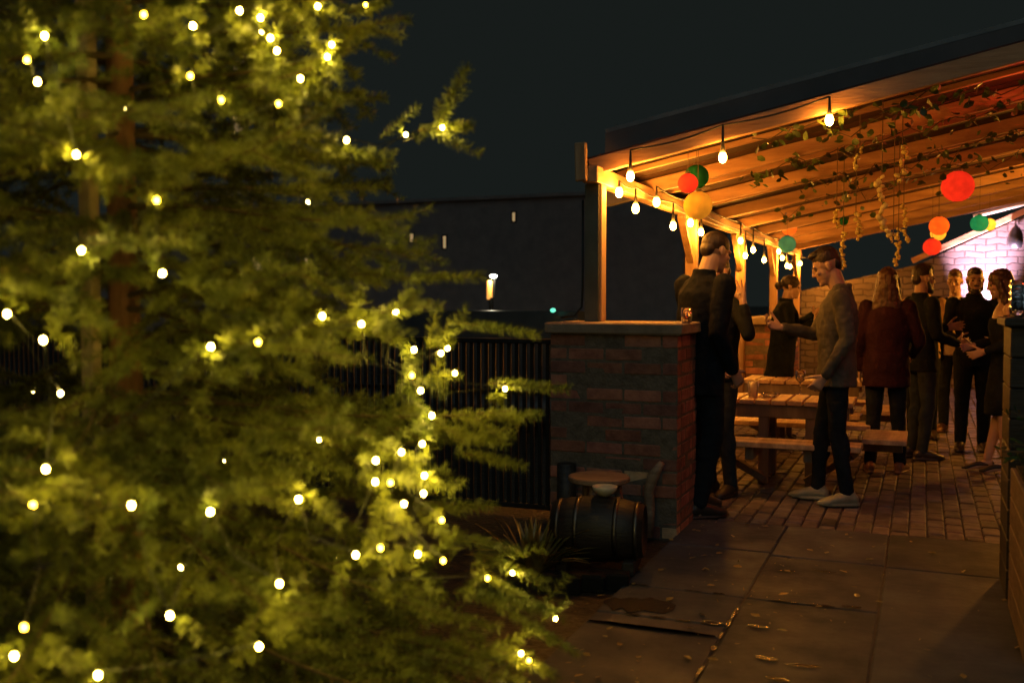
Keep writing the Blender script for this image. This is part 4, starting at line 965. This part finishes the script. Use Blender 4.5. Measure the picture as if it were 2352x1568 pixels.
# man in grey-olive jacket, profile
fa = (-RT * .97 + FW * .24).normalized()
p = person('tall man in olive grey jacket, black jeans and pale trainers, looking down in profile', ground_at(1918, 1155), fa, 1.70, lean=.0, hp=.42, headfwd=.035,
           arms=dict(elL=(-.235, -.05, 1.15), wrL=(-.205, .09, .90), hdL=(.1, .55, -.75), cuL=.5, elR=(.22, .14, 1.17), wrR=(.07, .37, 1.22), hdR=(-.2, .8, .2), hnR=(-.6, 0, .6), cuR=.55),
           legs=dict(anL=(-.1, -.07, .085), knL=(-.1, .0, .5), anR=(.09, .11, .085), knR=(.09, .09, .5)), vox=.005)
P2 = p
jacket(p, OLIVE, -.13, .004, flare=.012, wr=.018, ws=.07); trousers(p, BLK, .014); shoe(p, TRAIN, .009); short_hair(p, HAIRD, .012)
# woman with gathered dark hair in a dark coat
fa = (RT * .95 - FW * .25).normalized(); q0 = atD(1797, 690, 9.8)
p = person('woman with gathered dark hair and dark buttoned coat, facing right with a glass', Vector((q0.x, q0.y, 0)), fa, 1.60, lean=.1, hp=.1, female=True, sk=SKIN2,
           arms=dict(elL=(-.2, .12, 1.2), wrL=(-.06, .32, 1.34), elR=(.2, .10, 1.15), wrR=(.08, .33, 1.26), hdR=(-.2, .7, .5), cuR=.6))
jacket(p, BLK2, -.42, .018, name='coat', flare=.03); trousers(p, BLK, .015); shoe(p, LEATH)
b = MB(); b.ell(p.h(0, -.016, .042), (.083, .102, .088), p.hr, 16); b.ell(p.h(0, -.125, .0), (.045, .045, .05), p.hr, 12); p.child('hair', b, HAIRD, .007, 3, .014, .03)
b = MB(); b.lathe((0, 0, 0), [(0, 0), (.03, 0), (.04, .1), (.038, .1), (.029, .006), (0, .006)], 18, closed=True)
o = b.build('drinking_glass', GL, None, True, p.root.matrix_basis @ (Vector((.03, .42, 1.29)) * p.s)); tag(o, 'clear glass held by the woman in the dark coat', 'glass')
# long haired woman in burgundy
fa = (FW * .9 + RT * .42).normalized()
p = person('woman with very long brown hair and burgundy jacket, back to the viewer', ground_at(2032, 1085), fa, 1.61, hp=.05, female=True, sk=SKIN2, legs=dict(anL=(-.12, -.02, .085), anR=(.12, .05, .085)),
           arms=dict(elR=(.26, .02, 1.14), wrR=(.2, .2, 1.02)))
jacket(p, BURG, -.2, .018, flare=.01, wr=.018); trousers(p, BLK, .005); shoe(p, BRN); long_hair(p, HAIRB, .42, .09)
# bearded man in profile, black jacket
fa = (RT * .97 + FW * .1).normalized()
p = person('bearded man in black jacket in profile facing right, behind the burgundy woman', ground_at(2112, 1052), fa, 1.65, hp=.03, arms=dict(elR=(.235, .02, 1.14), wrR=(.2, .24, 1.06), hdR=(-.2, .8, .1), elL=(-.23, .1, 1.16), wrL=(-.1, .3, 1.2)))
jacket(p, BLK, -.14, .01); trousers(p, DNM, .006); shoe(p, LEATH); short_hair(p, HAIRD, .02, beard=True)
# person in tan beyond him
fa = (-FW * .75 - RT * .3).normalized(); q0 = atD(2122, 700, 9.9)
p = person('person in a tan top holding a drink, mostly hidden by the bearded man in profile', Vector((q0.x, q0.y, 0)), fa, 1.64, female=True, arms=dict(elL=(-.26, .12, 1.14), wrL=(-.14, .3, 1.12), elR=(.25, .1, 1.14), wrR=(.1, .3, 1.16)))
jacket(p, TAN, -.1, .0, name='top'); trousers(p, BLK, .01); shoe(p, LEATH); short_hair(p, HAIRB, .01)
# man in open dark jacket and pale shirt
fa = (-FW * .8 - RT * .55).normalized()
p = person('man in pale shirt and open dark jacket at the back of the group', ground_at(2188, 992), fa, 1.66, hp=.08, arms=dict(elR=(.25, .03, 1.14), wrR=(.14, .25, 1.12), elL=(-.24, .0, 1.14), wrL=(-.2, .2, 1.0)))
b = MB(); b.loft([(p.at(-.1), X_ * .165, p.fwd * .125), (p.at(.12), X_ * .152, p.fwd * .12), (p.at(.3), X_ * .17, p.fwd * .136), (p.at(.43), X_ * .165, p.fwd * .115), (p.at(.54, -.015), X_ * .072, p.fwd * .07)], 22); p.child('shirt', b, WHT, .008, 4, .01)
b = MB()
for sg in (-1, 1): b.loft([(p.at(-.16, -.01, sg * .125), X_ * .065, p.fwd * .145), (p.at(.12, -.01, sg * .115), X_ * .06, p.fwd * .14), (p.at(.34, -.01, sg * .125), X_ * .06, p.fwd * .15), (p.at(.46, -.015, sg * .115), X_ * .055, p.fwd * .11), (p.at(.53, -.02, sg * .07), X_ * .03, p.fwd * .07)], 16)
b.loft([(p.at(-.16, -.07), X_ * .15, p.fwd * .07), (p.at(.12, -.065), X_ * .14, p.fwd * .065), (p.at(.36, -.07), X_ * .16, p.fwd * .075), (p.at(.52, -.05), X_ * .08, p.fwd * .04)], 18)
for sd in 'LR': b.cap(p.J['sh' + sd], p.J['el' + sd], .073, .06, 12); b.cap(p.J['el' + sd], p.J['el' + sd].lerp(p.J['wr' + sd], .92), .06, .045, 12)
p.child('jacket', b, BLK2, .009, 3, .014); trousers(p, DNM); shoe(p, BRN); short_hair(p, HAIRB, .015)
# bearded man facing us
fa = (-FW * .93 - RT * .28).normalized()
p = person('short bearded man in black shirt facing the viewer near the lit gable', ground_at(2232, 1035), fa, 1.65, hp=.12, arms=dict(elR=(.25, .04, 1.13), wrR=(.17, .26, 1.08), elL=(-.25, .03, 1.13), wrL=(-.12, .26, 1.05)))
jacket(p, BLK, -.12, .0, name='shirt'); trousers(p, BLK); shoe(p, LEATH); short_hair(p, HAIRD, .0, beard=True)
# woman in a dark off-shoulder dress
fa = (FW * .25 - RT * .9).normalized()
p = person('woman with long dark hair in black off-shoulder dress and heels at the right', ground_at(2306, 1086), fa, 1.60, lean=.05, hp=.22, female=True, sk=SKIN2, bare=True,
           arms=dict(elL=(-.2, .0, 1.14), wrL=(-.13, .2, 1.06), elR=(.2, .03, 1.14), wrR=(.1, .25, 1.1)), legs=dict(anL=(-.06, .0, .12), toeL=(-.06, .15, .025), anR=(.07, .12, .12), toeR=(.08, .27, .025)))
b = MB(); at, f_ = p.at, p.fwd
b.loft([(P0_ := p.P0 + Vector((0, .02, -.44)), X_ * .155, Y_ * .15), (p.P0 + Vector((0, .01, -.2)), X_ * .17, Y_ * .145), (at(0), X_ * .17, f_ * .125), (at(.16), X_ * .135, f_ * .11), (at(.33), X_ * .165, f_ * .135), (at(.40, 0), X_ * .18, f_ * .115)], 24)
for sd in 'LR': b.cap(p.J['sh' + sd].lerp(p.J['el' + sd], .3), p.J['el' + sd], .062, .054, 12); b.cap(p.J['el' + sd], p.J['el' + sd].lerp(p.J['wr' + sd], .85), .054, .038, 12)
p.child('dress', b, BLK, .008, 4, .012); long_hair(p, HAIRB, .36, .075)
for sd in 'LR':
    an, toe = p.J['an' + sd], p.J['toe' + sd]; b = MB(); b.loft([(an + Vector((0, -.045, -.04)), X_ * .02, Z_ * .02), (an + Vector((0, 0, -.055)), X_ * .034, Z_ * .024), (an.lerp(toe, .6), X_ * .038, Z_ * .022), (toe + Vector((0, .03, 0)), X_ * .03, Z_ * .016), (toe + Vector((0, .06, -.003)), X_ * .012, Z_ * .01)], 14)
    b.cap(an + Vector((0, -.045, -.05)), an + Vector((0, -.05, -.112)), .012, .007, 8); p.child('shoe', b, LEATH, .004, 2)
